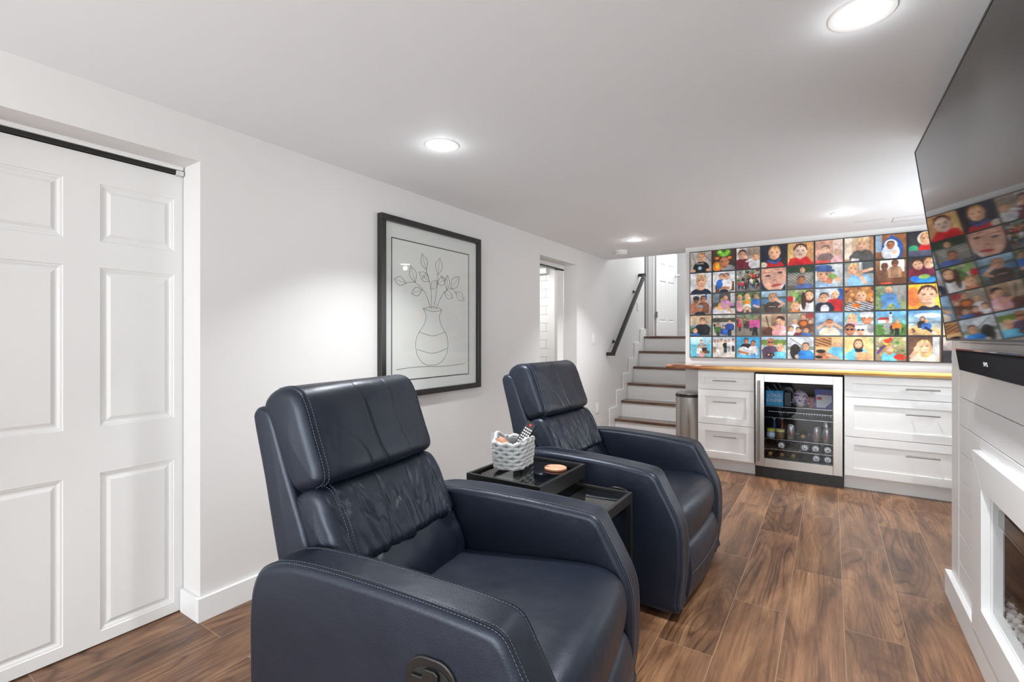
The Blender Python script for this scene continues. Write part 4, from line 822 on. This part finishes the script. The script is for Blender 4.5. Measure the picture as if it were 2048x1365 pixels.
ph(5, 4, 'photo of a blond girl in pale blue sitting with dogs before a wooden building', ('bg', (206, 170, 120), (196, 160, 120)), ('r', 0, .55, .6, 1, (176, 130, 84)), ('str', 0, .6, .6, .95, 9, 'br'), ('P', .8, .72, .15, dict(shirt='c', hair='bl', w_=2.3)), ('e', .34, .16, .34, .14, 't'), ('e', .2, .36, .18, .08, 'hk'), ('e', .12, .1, .14, .07, 'hk'), ('s', .45, .2, .8, .08, .06, 's'))
ph(6, 4, 'photo of a girl in blue holding binoculars beside a tan dog', ('bg', (226, 196, 140), (206, 170, 120)), ('r', .8, .5, 1, 1, (206, 206, 150)), ('P', .48, .7, .17, dict(shirt='c', hair='hb', long=1)), ('e', .5, .42, .14, .08, 'k'), ('e', .62, .16, .34, .2, 'tn'), ('e', .2, .16, .2, .2, 'c'))
ph(7, 4, 'photo of a girl in pale blue with a red parrot above her', ('bg', (170, 170, 120), (130, 110, 90)), ('blobs', 60, 0, 0, 1, 1, .03, .07, ['lg', 'gr', 'tn', 'w', (150, 140, 110)]), ('s', .1, .36, .5, .92, .05, 'r'), ('e', .4, .84, .12, .08, (220, 60, 40)), ('e', .34, .7, .08, .05, 'y'), ('s', .06, .3, .3, .64, .03, (60, 80, 160)), ('P', .46, .5, .14, dict(shirt='c', hair='hg', long=1)), ('e', .8, .16, .2, .12, (200, 60, 40)))
ph(8, 4, 'photo of a smiling long-haired girl resting her head on her hand', ('bg', (100, 70, 54), (120, 90, 70)), ('r', .76, 0, .96, 1, (206, 206, 206)), ('P', .5, .6, .24, dict(shirt='cr', hair='bl', long=1, tilt=12, w_=2.0)), ('s', .1, .2, .26, .46, .07, 's'), ('e', .26, .5, .09, .12, 's'))
ph(9, 4, 'photo of a white fringe on dark cloth, last one before the chimney', ('bg', (214, 200, 190), (44, 40, 44)), ('r', 0, 0, 1, .45, 'dk'), ('s', .3, .5, .28, .1, .03, 'w'), ('s', .5, .5, .5, .12, .03, 'w'), ('s', .72, .5, .74, .1, .03, 'w'))
PW, PHH = .2015, .1995
def photo_mesh(c, r, img):
    n = NR; x0 = -PW/2; V = []; 
    xs = np.linspace(-PW/2, PW/2, n); zs = np.linspace(-PHH/2, PHH/2, n)
    V = [(float(x), 0.0, float(z)) for z in zs for x in xs]
    F = [(j*n+i, j*n+i+1, (j+1)*n+i+1, (j+1)*n+i) for j in range(n-1) for i in range(n-1)]
    b0 = len(V); V += [(-PW/2, .006, -PHH/2), (PW/2, .006, -PHH/2), (PW/2, .006, PHH/2), (-PW/2, .006, PHH/2)]
    e = [0, n-1, n*n-1, n*(n-1)]
    F += [(b0+3, b0+2, b0+1, b0)]
    F += [tuple(range(n-1, -1, -1))+(b0, b0+1)]
    F += [tuple(range(n*(n-1), n*n))+(b0+2, b0+3)]
    F += [tuple(range(0, n*n, n))+(b0+3, b0)]
    F += [tuple(range(n*n-1, 0, -n))+(b0+1, b0+2)]
    me = bpy.data.meshes.new('family_photo'); me.from_pydata(V, [], F); me.update()
    lin = img/255.0; lin = np.where(lin < .04045, lin/12.92, ((lin+.055)/1.055)**2.4)
    col = np.ones((len(V), 4), np.float32); col[:n*n, :3] = lin.reshape(-1, 3); col[n*n:, :3] = .02
    a = me.color_attributes.new('print', 'FLOAT_COLOR', 'POINT'); a.data.foreach_set('color', col.ravel())
    me.materials.append(M['print']); return me
for (c, r), (lab, ops) in PH.items():
    me = photo_mesh(c, r, paint(ops, c*7+r*31+1))
    o = bpy.data.objects.new('family_photo', me); COL.objects.link(o)
    o.location = (GX0+(c+.5)*GP, BY-.0225, GZ0+(4-r+.5)*GZP); tag(o, lab, 'photo', 'family photos on the grid board')
    if (c, r) == (0, 0): text_mesh('lettering', 'PACIFIC', .020, M['paper'], o, (-.004, -.0005, -.018), (PI/2, 0, 0), .0001)

# ================================================================== TELEVISION, SOUNDBAR, FIREPLACE
tv = thing('television', 'large flat-screen television tilted down on the shiplap chimney at top right', 'television', (0, 0, 0))
TVW, TVH, TVT = 1.45, .808, .035
B(0, .004, -TVW+.006, -.006, .006, TVH-.006).build('screen', M['screen'], tv)
rb = MB().box(-.0015, .012, -TVW, 0, 0, .007).box(-.0015, .012, -TVW, 0, TVH-.007, TVH).box(-.0015, .012, -TVW, -TVW+.007, .007, TVH-.007).box(-.0015, .012, -.007, 0, .007, TVH-.007)
rb.build('bezel', M['black'], tv, .001)
B(.012, TVT, -TVW+.02, -.02, .02, TVH-.02).build('back_casing', M['blackpl'], tv, .004)
B(TVT, .09, -TVW/2-.2, -TVW/2+.2, .25, .55).build('wall_mount', M['black'], tv)
# plane through the upper far corner (X .297) and the lower far corner (X .400), turned .8 degrees
tv.matrix_world = Matrix.Translation((.400, 2.66, 1.177)) @ Matrix.Rotation(math.radians(.8), 4, 'Z') @ Matrix.Rotation(math.radians(-7.3), 4, 'Y')
sb = thing('soundbar', 'long charcoal fabric soundbar mounted on the chimney below the television', 'soundbar', (0, 0, 0))
SY0, SY1 = 1.47, 2.405
MB().prism([(.386, 1.144), (.3965, 1.070), (.464, 1.070), (.464, 1.144)], 'y', SY0, SY1).build('grille_body', M['cloth'], sb, .003)
MB().prism([(.384, 1.1445), (.464, 1.1445), (.464, 1.149), (.386, 1.149)], 'y', SY0, SY1).build('top_panel', M['screen'], sb, .001)
lg = text_mesh('logo', 'SVS', .019, flat((200, 200, 200)), sb, (.3895, 2.295-.1, 1.107), (0, 0, 0))
lg.matrix_world = Matrix.Translation((.3899, 2.007, 1.107)) @ Matrix(((0, -.1405, -.99, 0), (-1, 0, 0, 0), (0, .99, -.14, 0), (0, 0, 0, 1))) @ Matrix.Diagonal((1.7, 1, 1, 1))
fs = thing('electric_fireplace', 'white-framed electric fireplace with glass front set into the shiplap chimney', 'fireplace', (0, 0, 0))
sx0, sx1 = CX-.026, CX-.0005; OY0, OY1, OZ0, OZ1 = 1.415, 2.458, .111, .770
sur = MB()
def mitre(y0, y1, z0, z1, oy0, oy1, oz0, oz1):  # four mitred boards
    I = [(y0, z0), (y1, z0), (y1, z1), (y0, z1)]; O = [(oy0, oz0), (oy1, oz0), (oy1, oz1), (oy0, oz1)]
    for k in range(4):
        a, b, c, d = O[k], O[(k+1) % 4], I[(k+1) % 4], I[k]
        f = .0008
        sur.prism([a, b, c, d], 'x', sx0, sx1)
mitre(FY0, FY1, FZ0, FZ1, OY0, OY1, OZ0, OZ1)
sur.build('surround', M['white'], fs, .0012)
rv = MB(); ry = .035
rv.box(CX-.0003, CX+.03, FY0-.008, FY0, FZ0, FZ1).box(CX-.0003, CX+.03, FY1, FY1+.008, FZ0, FZ1).box(CX-.0003, CX+.03, FY0, FY1, FZ1, FZ1+.008).box(CX-.0003, CX+.03, FY0, FY1, FZ0-.008, FZ0)
rv.build('reveal', M['white'], fs)
gx = CX+.004
MB().box(gx, gx+.006, FY0+.001, FY1-.001, FZ0+.001, FZ1-.001).build('glass_front', M['fireglass'], fs)
q0, q1 = FY0-.26, FY1+.26
MB().box(.80, .81, q0, q1, FZ0-.03, FZ1+.03).box(CX+.031, .80, q0, q0+.004, FZ0-.03, FZ1+.03).box(CX+.031, .80, q1-.004, q1, FZ0-.03, FZ1+.03).box(CX+.031, .80, q0, q1, FZ1+.026, FZ1+.03).box(CX+.031, .80, q0, q1, FZ0-.03, FZ0-.026).build('firebox', M['blackpl'], fs)
B(gx+.014, gx+.034, FY0+.03, FY1+.045, .541, .592).build('heater_grille', M['blackpl'], fs, .002)
B(gx+.0125, gx+.0155, FY0+.03, FY1+.045, .536, .5405).build('grille_lip', M['nickel'], fs)
B(gx+.009, .70, FY0-.2, FY1+.2, FZ0-.025, FZ0-.002).build('ember_tray', M['blackpl'], fs)
random.seed(11); proto = []
for k in range(5):
    bmx = bmesh.new(); bmesh.ops.create_icosphere(bmx, subdivisions=1, radius=1)
    for v in bmx.verts: v.co *= random.uniform(.75, 1.15)
    me = bpy.data.meshes.new('fire_crystal'); bmx.to_mesh(me); bmx.free(); me.materials.append(M['crystal']); proto.append(me)
for k in range(110):
    o = bpy.data.objects.new('fire_crystal', proto[k % 5]); COL.objects.link(o); y = FY1+.13-(k+random.random())/110*.66
    s = random.uniform(.008, .014); o.location = (gx+.026+random.random()*.045, y, FZ0-.002+s*.8+random.choice((0, 0, .014))); o.scale = (s, s, s); o.rotation_euler = (random.random()*3, random.random()*3, random.random()*3)
    tag(o, 'clear glass crystal among those heaped along the bottom of the fireplace', 'crystal', 'clear crystals in the fireplace')

# ================================================================== RECLINERS
def resample(pts, n, closed=True):
    P = catmull(pts, 14, closed); P = np.array(P); 
    if closed: P = np.vstack([P, P[:1]])
    d = np.r_[0, np.cumsum(np.hypot(*np.diff(P, axis=0).T))]; t = np.linspace(0, d[-1], n, endpoint=not closed) if not closed else np.linspace(0, d[-1], n+1)[:-1]
    return np.c_[np.interp(t, d, P[:, 0]), np.interp(t, d, P[:, 1])]
def normals2(P):
    T = np.roll(P, -1, 0)-np.roll(P, 1, 0); Nn = np.c_[T[:, 1], -T[:, 0]]; Nn /= np.linalg.norm(Nn, axis=1)[:, None]+1e-12
    a = np.sum(P[:, 0]*np.roll(P[:, 1], -1)-np.roll(P[:, 0], -1)*P[:, 1])
    return Nn if a > 0 else -Nn      # outward
def pillow(prof, y0, y1, R, n=110, ny=40, disp=None, puff=0):
    """side profile (x, z) swept along y with rounded ends of radius R; disp(x, y, z, t) pushes the surface outwards"""
    P = resample(prof, n); Nn = normals2(P); yc = (y0+y1)/2; w_ = (y1-y0)/2
    ys = []
    k = 8
    for i in range(k): a = PI/2*i/k; ys.append((-w_+R-R*math.cos(a), R-R*math.sin(a)))
    for i in range(ny+1): ys.append((-w_+R+(2*w_-2*R)*i/ny, 0))
    for i in range(k-1, -1, -1): a = PI/2*i/k; ys.append((w_-R+R*math.cos(a), R-R*math.sin(a)))
    rings = []; C = P.mean(0)
    for y, ins in ys:
        Q = P-Nn*ins
        if ins > 0:      # keep inset sane in thin parts
            Q = np.where(np.isfinite(Q), Q, P)
        r = []
        for i in range(n):
            x, z = Q[i]; dx = 0
            if disp: dx = disp(x, yc+y, z, i/n, Nn[i])
            if puff: dx += puff*(1-(y/w_)**2)
            r.append((x+Nn[i][0]*dx, yc+y, z+Nn[i][1]*dx))
        rings.append(r)
    mb = MB(); V = [p for r in rings for p in r]; F = []; m = len(rings)
    for a in range(m-1):
        for i in range(n): F.append((a*n+i, a*n+(i+1) % n, (a+1)*n+(i+1) % n, (a+1)*n+i))
    mb.add(V, F)
    for base, yy, s in ((0, y0, -1), ((m-1)*n, y1, 1)):
        rr = [V[base+i] for i in range(n)]; cx, cz = np.mean([p[0] for p in rr]), np.mean([p[2] for p in rr])
        prev = base
        for j, sc in enumerate((.66, .33)):
            st_ = len(mb.v); bul = .006*(1-sc)
            mb.v += [(cx+(p[0]-cx)*sc, p[1]+s*bul, cz+(p[2]-cz)*sc) for p in rr]
            mb.f += [(prev+i, prev+(i+1) % n, st_+(i+1) % n, st_+i) for i in range(n)]; prev = st_
        ci = len(mb.v); mb.v.append((cx, yy+s*.006, cz)); mb.f += [(prev+i, prev+(i+1) % n, ci) for i in range(n)]
    return mb
def surf_path(prof, y, lo, hi, off=0, n=240, ins=0, disp=None):
    """points along the side profile at depth y; keeps the run from fraction lo to hi"""
    P = resample(prof, n); Nn = normals2(P); out = []
    i0, i1 = int(lo*n), int(hi*n)
    for i in range(i0, i1):
        j = i % n; dd = disp(P[j][0], y, P[j][1], j/n, Nn[j])-ins if disp else -ins
        out.append(Vector((P[j][0]+Nn[j][0]*(off+dd), y, P[j][1]+Nn[j][1]*(off+dd))))
    return out
def stitches(mb, path, L=.0056, G=.0032, r=.0010):
    d = 0; acc = []; tot = [0]
    for a, b in zip(path[:-1], path[1:]): tot.append(tot[-1]+(b-a).length)
    def at(s):
        i = max(0, min(len(path)-2, int(np.searchsorted(tot, s))-1)); t = (s-tot[i])/max(1e-9, tot[i+1]-tot[i]); return path[i].lerp(path[i+1], t)
    s = 0
    while s+L < tot[-1]: mb.tube([at(s), at(s+L)], r, 4); s += L+G
arm_prof = [(-.375, .035), (-.40, .12), (-.412, .30), (-.412, .48), (-.398, .555), (-.36, .600), (-.28, .627), (-.15, .634), (0, .632), (.14, .626), (.26, .617), (.312, .608), (.335, .588), (.362, .540), (.395, .48), (.422, .425), (.437, .37), (.441, .28), (.437, .18), (.425, .09), (.410, .035), (.2, .030), (0, .030), (-.2, .030)]
def make_recliner(label):
    R_ = thing('recliner', label, 'armchair', (0, 0, 0))
    lea = M['leather']
    for s, name in ((-1, 'armrest'), (1, 'armrest')):
        ya, yb = (.280*s, .405*s); y0, y1 = min(ya, yb), max(ya, yb)
        def dsp(x, y, z, t, n_): return .0015*noise.noise(Vector((x*9, y*9+s, z*9)))-(.0035*math.exp(-((x-.318+.25*(.61-z))/.0035)**2) if z > .55 and x > .2 else 0)
        a = pillow(arm_prof, y0, y1, .022, 150, 6, dsp).build(name, lea, R_, smooth=0)
        a.data.shade_smooth()
        sm = MB(); th_ = MB()
        for ye in (y0+.0165, y1-.0165):
            e = 1 if ye > (y0+y1)/2 else -1
            pt = surf_path(arm_prof, ye, .06, .80, 0, 300, ins=.0007); sm.tube(pt, .0019, 6)
            stitches(th_, surf_path(arm_prof, ye-e*.0065, .06, .80, .0003, 300))
            stitches(th_, [p+Vector((0, e*.0045, 0)) for p in surf_path(arm_prof, ye, .06, .80, 0, 300, ins=.0022)])
        cz_ = [p for p in resample(arm_prof, 300) if p[1] > .6 and .318 < p[0] < .324]
        if len(cz_): sm.tube([(cz_[0][0], y, cz_[0][1]-.0004) for y in np.linspace(y0+.02, y1-.02, 6)], .0014, 6)
        sm.build('seam', M['crease'], a); th_.build('stitching', M['thread'], a)
    # back shell
    shell = [(-.39, .26), (-.43, .42), (-.478, .60), (-.522, .78), (-.566, .94), (-.562, .972), (-.540, .985), (-.505, .978), (-.482, .95), (-.430, .82), (-.376, .694), (-.32, .56), (-.27, .42), (-.25, .26)]
    sh_ = pillow(shell, -.278, .278, .018, 110, 30).build('back_shell', lea, R_, smooth=0); sh_.data.shade_smooth()
    t_ = MB()
    for s in (-1, 1): stitches(t_, surf_path(shell, s*.2735, .50, .86, -.001, 200, ins=.006), .0045, .003, .0009)
    t_.build('stitching', M['thread'], sh_)
    # headrest
    hp = [(-.535, .985), (-.520, 1.018), (-.485, 1.040), (-.440, 1.047), (-.402, 1.034), (-.374, .995), (-.348, .930), (-.322, .865), (-.303, .815), (-.303, .788), (-.322, .770), (-.36, .755), (-.395, .748), (-.430, .78), (-.475, .86), (-.515, .94)]
    def hd_(x, y, z, t, n_):
        front = max(0, n_[0]); ye = abs(y)/.275
        c = .014*(1-ye**2)*front
        wr = .0040*noise.noise(Vector((x*5, y*9, z*7+2)))-.0035*math.exp(-((noise.noise(Vector((y*9+1, z*5, 1.3))))/.05)**2)*math.exp(-(y/.13)**2)
        ed = .0030*noise.noise(Vector((y*14, z*34, 5.0)))*math.exp(-((abs(y)-.225)/.03)**2)
        groove = -.004*math.exp(-((abs(y)-.246)/.004)**2) if n_[0] > -.2 else 0
        return c+(wr+ed)*max(.15, front)+groove
    hh_ = pillow(hp, -.275, .275, .034, 130, 110, hd_).build('headrest', lea, R_, smooth=0); hh_.data.shade_smooth()
    t_ = MB(); s_ = MB()
    for s in (-1, 1):
        for dy in (.239, .252): stitches(t_, surf_path(hp, s*dy, .10, .70, .0006, 300, ins=max(0, .034-math.sqrt(max(0, .034**2-max(0, dy-.241)**2))), disp=hd_), .0058, .0034, .0011)
    t_.build('stitching', M['thread'], hh_)
    # mid back cushion with gathered wrinkles
    mp_ = [(-.398, .722), (-.385, .748), (-.345, .765), (-.305, .757), (-.273, .715), (-.248, .665), (-.222, .610), (-.205, .575), (-.218, .553), (-.27, .54), (-.32, .545), (-.355, .62)]
    def md(x, y, z, t, n_):
        front = max(0, n_[0]*.8+.2*max(0, n_[1])); ye = abs(y)/.275; zz = (z-.55)/.2
        fan = y*(1+.45*(1-zz))     # folds fan downwards
        f1 = noise.noise(Vector((fan*17+1.5, zz*.9, 4.2))); f2 = noise.noise(Vector((fan*34, zz*1.6+3, 9.1))); f3 = noise.noise(Vector((y*22, z*60, 3.3)))
        f1 = noise.noise(Vector((fan*10+1.5, zz*.8, 4.2))); f2 = noise.noise(Vector((fan*22+.4*zz, zz*1.3+3, 9.1)))
        w_ = .013*f1+.0075*f2-.0045*math.exp(-(f1/.06)**2)-.0025*math.exp(-(f2/.05)**2)+.0008*f3
        edge = .0045*noise.noise(Vector((y*12, z*40, 7.7)))*math.exp(-((abs(y)-.205)/.035)**2)
        groove = -.0045*math.exp(-((abs(y)-.222)/.004)**2) if n_[0] > -.1 else 0
        return (.012*(1-ye**2)+w_*(1-.55*ye**4)+edge)*front+groove
    mm_ = pillow(mp_, -.277, .277, .030, 130, 150, md).build('back_cushion', lea, R_, smooth=0); mm_.data.shade_smooth()
    t_ = MB()
    for s in (-1, 1):
        for dy in (.215, .229): stitches(t_, surf_path(mp_, s*dy, .10, .62, .0006, 300, disp=md), .0058, .0034, .0011)
    t_.build('stitching', M['thread'], mm_)
    lp_ = [(-.33, .50), (-.31, .552), (-.265, .574), (-.222, .566), (-.190, .528), (-.165, .482), (-.153, .432), (-.158, .395), (-.2, .37), (-.30, .37)]
    def ld(x, y, z, t, n_):
        front = max(0, n_[0]*.8+.3*max(0, n_[1]))
        return (.010*(1-(y/.275)**2)+.005*noise.noise(Vector((y*20, z*6, 2.2)))-.004*math.exp(-(noise.noise(Vector((y*11+8, z*7, 6.2)))/.05)**2))*front
    l_ = pillow(lp_, -.277, .277, .025, 90, 70, ld).build('lumbar_cushion', lea, R_, smooth=0); l_.data.shade_smooth()
    # seat
    sp_ = [(-.24, .34), (-.24, .405), (-.16, .420), (0, .436), (.16, .452), (.29, .461), (.355, .456), (.398, .436), (.420, .400), (.426, .355), (.420, .310), (.404, .272), (.36, .262), (0, .262), (-.2, .27)]
    def sdsp(x, y, z, t, n_):
        up = max(0, n_[1]); ye = abs(y)/.275; fr_ = max(0, n_[0])
        c = .016*(1-ye**2)*up+.016*(1-ye**2)*fr_
        # shallow curved hollow left by sitting
        q = math.hypot((x-.10)/.20, y/.20); c -= .007*math.exp(-(max(0, q-.1))**4)*up
        return c+.0016*noise.noise(Vector((x*7, y*9, 1)))
    s1 = pillow(sp_, -.279, .279, .016, 120, 60, sdsp).build('seat_cushion', lea, R_, smooth=0); s1.data.shade_smooth()
    fp = [(.36, .262), (.400, .276), (.424, .262), (.440, .215), (.444, .165), (.436, .10), (.424, .045), (.40, .036), (.36, .036)]
    f1 = pillow(fp, -.276, .276, .012, 90, 40, lambda x, y, z, t, n_: .014*(1-(y/.275)**2)*max(0, n_[0])-(.002*math.exp(-((z-.165)/.003)**2) if n_[0] > .3 else 0)).build('footrest', lea, R_, smooth=0); f1.data.shade_smooth()
    t_ = MB(); pz = [Vector((.444+.0145*(1-(y/.275)**2), y, .160)) for y in np.linspace(-.265, .265, 60)]; stitches(t_, pz); t_.build('stitching', M['thread'], f1)
    B(-.33, .36, -.29, .29, .0, .06).build('base_frame', M['blackpl'], R_, .004)
    B(-.36, .30, -.285, .285, .06, .27).build('under_seat_frame', M['crease'], R_)
    # recline handle on the outer side
    hb = MB(); 
    def stadium(cx, cz, w_, h_, n=14, rot=0):
        P = []; r = h_/2
        for i in range(n+1): a = -PI/2+PI*i/n; P.append((w_/2-r+r*math.cos(a), r*math.sin(a)))
        for i in range(n+1): a = PI/2+PI*i/n; P.append((-w_/2+r+r*math.cos(a), r*math.sin(a)))
        return [(cx+x*math.cos(rot)-z*math.sin(rot), cz+x*math.sin(rot)+z*math.cos(rot)) for x, z in P]
    hb.prism(stadium(.165, .475, .128, .100), 'y', -.413, -.402); h1 = hb.build('recline_handle', M['blackpl'], R_, .004, 3)
    MB().prism(stadium(.170, .470, .100, .074), 'y', -.4145, -.4128).build('handle_recess', M['darkgap'], h1)
    MB().prism([(.122, .488), (.122, .466), (.150, .466), (.150, .445), (.158, .440), (.182, .440), (.190, .447), (.190, .500), (.182, .507), (.158, .507), (.150, .500), (.150, .488)], 'y', -.423, -.412).build('handle_lever', M['blackpl'], h1, .0025)
    return R_
r2 = make_recliner('navy leather recliner behind the glass side tables, farther from the camera')
r1 = dup(r2, None, 'navy leather recliner in front, nearest to the camera', (-.9125, 1.1265, 0), math.radians(8))
r2.location = (-.945, 2.46, 0); r2.rotation_euler = (0, 0, math.radians(-1))
for r_ in (r1, r2): r_['group'] = 'matching navy leather recliners'

# ================================================================== NESTING TABLES
def side_table(label, x0, x1, y0, y1, z, ap_, lw, open_side=False):
    t = thing('side_table', label, 'side table', ((x0+x1)/2, (y0+y1)/2, 0)); cx, cy = (x0+x1)/2, (y0+y1)/2
    a0, a1, b0, b1 = x0-cx, x1-cx, y0-cy, y1-cy; tw = .014
    f = MB().box(a0, a1, b0, b0+tw, z-ap_, z).box(a0, a1, b1-tw, b1, z-ap_, z).box(a0, a0+tw, b0+tw, b1-tw, z-ap_, z).box(a1-tw, a1, b0+tw, b1-tw, z-ap_, z)
    f.build('top_frame', M['black'], t, .0012)
    B(a0+tw, a1-tw, b0+tw, b1-tw, z-.016, z-.010).build('glass_top', M['tableglass'], t)
    for lx in (a0, a1-lw):
        for ly in (b0, b1-lw): B(lx, lx+lw, ly, ly+lw, 0, z-ap_).build('leg', M['black'], t, .001)
    st_ = MB().box(a0+lw, a1-lw, b0+.004, b0+.012, .10, .118).box(a0+lw, a1-lw, b1-.012, b1-.004, .10, .118); st_.build('stretcher', M['black'], t)
    return t
side_table('taller black metal side table with glass top holding the grey basket', -1.275, -.920, 1.585, 1.992, .622, .062, .022)
side_table('lower black metal side table with glass top pulled out from under the taller one', -1.060, -.685, 1.625, 1.945, .549, .040, .020)

# basket
bk = thing('rope_basket', 'small chunky light grey knitted rope basket holding a remote', 'basket', (-1.170, 1.785, .623), math.radians(8))
bw, bd, br_ = .066, .092, .045
def rr(t, w_, d_, r):
    """point and tangent on a rounded rectangle perimeter, t in 0..1"""
    a = 2*w_-2*r; b = 2*d_-2*r; q = PI/2*r; segs = [('l', a), ('c', q), ('l', b), ('c', q), ('l', a), ('c', q), ('l', b), ('c', q)]; tot = sum(s[1] for s in segs); s = (t % 1)*tot
    pos = Vector((-a/2, -d_, 0)); dr = 0.0
    for k, ln in segs:
        if s <= ln:
            if k == 'l': return pos+Vector((math.cos(dr), math.sin(dr), 0))*s, dr
            an = s/r; c = pos+Vector((-math.sin(dr), math.cos(dr), 0))*r
            return c+Vector((math.sin(dr+an), -math.cos(dr+an), 0))*r, dr+an
        s -= ln
        if k == 'l': pos = pos+Vector((math.cos(dr), math.sin(dr), 0))*ln
        else:
            c = pos+Vector((-math.sin(dr), math.cos(dr), 0))*r; dr += PI/2; pos = c+Vector((math.sin(dr), -math.cos(dr), 0))*r
    return pos, dr
kn = MB(); rows_ = 7; nb = 11
for j in range(rows_):
    zz = .012+j*.0165; sc = .93+.08*min(1, j/3)
    for i in range(nb):
        p, dr = rr((i+.5*(j % 2))/nb, bw*sc, bd*sc, br_*sc); 
        out_ = Vector((math.sin(dr), -math.cos(dr), 0))
        for sg in (0, 1):
            q, dr2 = rr((i+.5*(j % 2)+.5*sg)/nb, bw*sc, bd*sc, br_*sc)
            rot = Matrix.Rotation(dr2, 3, 'Z') @ Matrix.Rotation((-.30 if sg else .30), 3, 'Y')
            kn.ell(q+Vector((0, 0, zz+(.002 if sg else -.001)))+out_*(.0015 if sg else 0), (.0225, .0105, .0088), rot, 14, 8)
kn.build('knitted_wall', M['rope'], bk, smooth=0).data.shade_smooth()
inn = MB(); pts = [rr(i/48, bw-.004, bd-.004, br_-.004)[0] for i in range(48)]
inn.prism([(p.x, p.y) for p in pts], 'z', .003, .010); inn.build('base', M['rope'], bk)
iw = MB(); ip_ = [rr(i/48, bw-.008, bd-.008, br_-.008)[0] for i in range(48)]; iq_ = [rr(i/48, bw-.012, bd-.012, br_-.012)[0] for i in range(48)]
iw.add([(p.x, p.y, z) for z, L_ in ((.008, ip_), (.108, ip_), (.108, iq_), (.008, iq_)) for p in L_], [(a*48+i, a*48+(i+1) % 48, b*48+(i+1) % 48, b*48+i) for a, b in ((0, 1), (1, 2), (2, 3), (3, 0)) for i in range(48)])
iw.build('inner_wall', M['rope'], bk)
hl = MB(); hl.tube([tuple(Vector((-.066, -.045+.08*t, .118+.022*math.sin(PI*t)))+Vector((-.012*math.sin(PI*t), 0, 0))) for t in np.linspace(0, 1, 12)], .0085, 10)
hl.tube([tuple(Vector((.064, -.045+.08*t, .118+.006*math.sin(PI*t)))) for t in np.linspace(0, 1, 12)], .0085, 10)
hl.build('handle_loop', M['rope'], bk)
# remote leaning in the basket
rm_ = thing('remote_control', 'black remote control with a red button sticking out of the rope basket', 'remote control')
B(-.023, .023, -.088, .088, -.009, .009).build('remote_body', M['blackpl'], rm_, .004, 3)
bt = MB()
for i in range(4):
    for j in range(9): bt.box(-.017+i*.0095, -.0105+i*.0095, -.05+j*.0125, -.0435+j*.0125, .009, .0102)
bt.build('button_pad', flat((210, 210, 212)), rm_); MB().cyl((.0, .073, .009), .0055, .0016, 'z', 16).build('power_button', M['red'], rm_)
yv = Vector((.30, .42, .78)).normalized(); zv = Vector((.32, -.80, .30)); zv = (zv-yv*zv.dot(yv)).normalized(); xv = yv.cross(zv)
rm_.matrix_world = Matrix.Translation((-1.140, 1.812, .735)) @ Matrix((xv, yv, zv)).transposed().to_4x4()
def coaster(label, m4, r=.047):
    t = thing('wooden_coaster', label, 'coaster'); P = []
    for i in range(36): a = 2*PI*i/36; q = r*(1+.03*math.sin(2*a+1)+.018*math.sin(5*a)); P.append((q*math.cos(a), q*math.sin(a)))
    MB().prism(P, 'z', 0, .009).build('wood_slice', M['coaster'], t, .001)
    MB().prism([(x*1.02, y*1.02) for x, y in P], 'z', .0005, .0065).build('bark_edge', flat((132, 84, 60), .8), t, .001)
    t.matrix_world = m4
coaster('round reddish wood-slice coaster lying on the taller glass side table', Matrix.Translation((-1.007, 1.872, .6125)))
coaster('wood-slice coaster standing inside the grey rope basket', Matrix.Translation((-1.208, 1.752, .706)) @ Matrix.Rotation(math.radians(62), 4, 'Y') @ Matrix.Rotation(math.radians(12), 4, 'X'), .042)
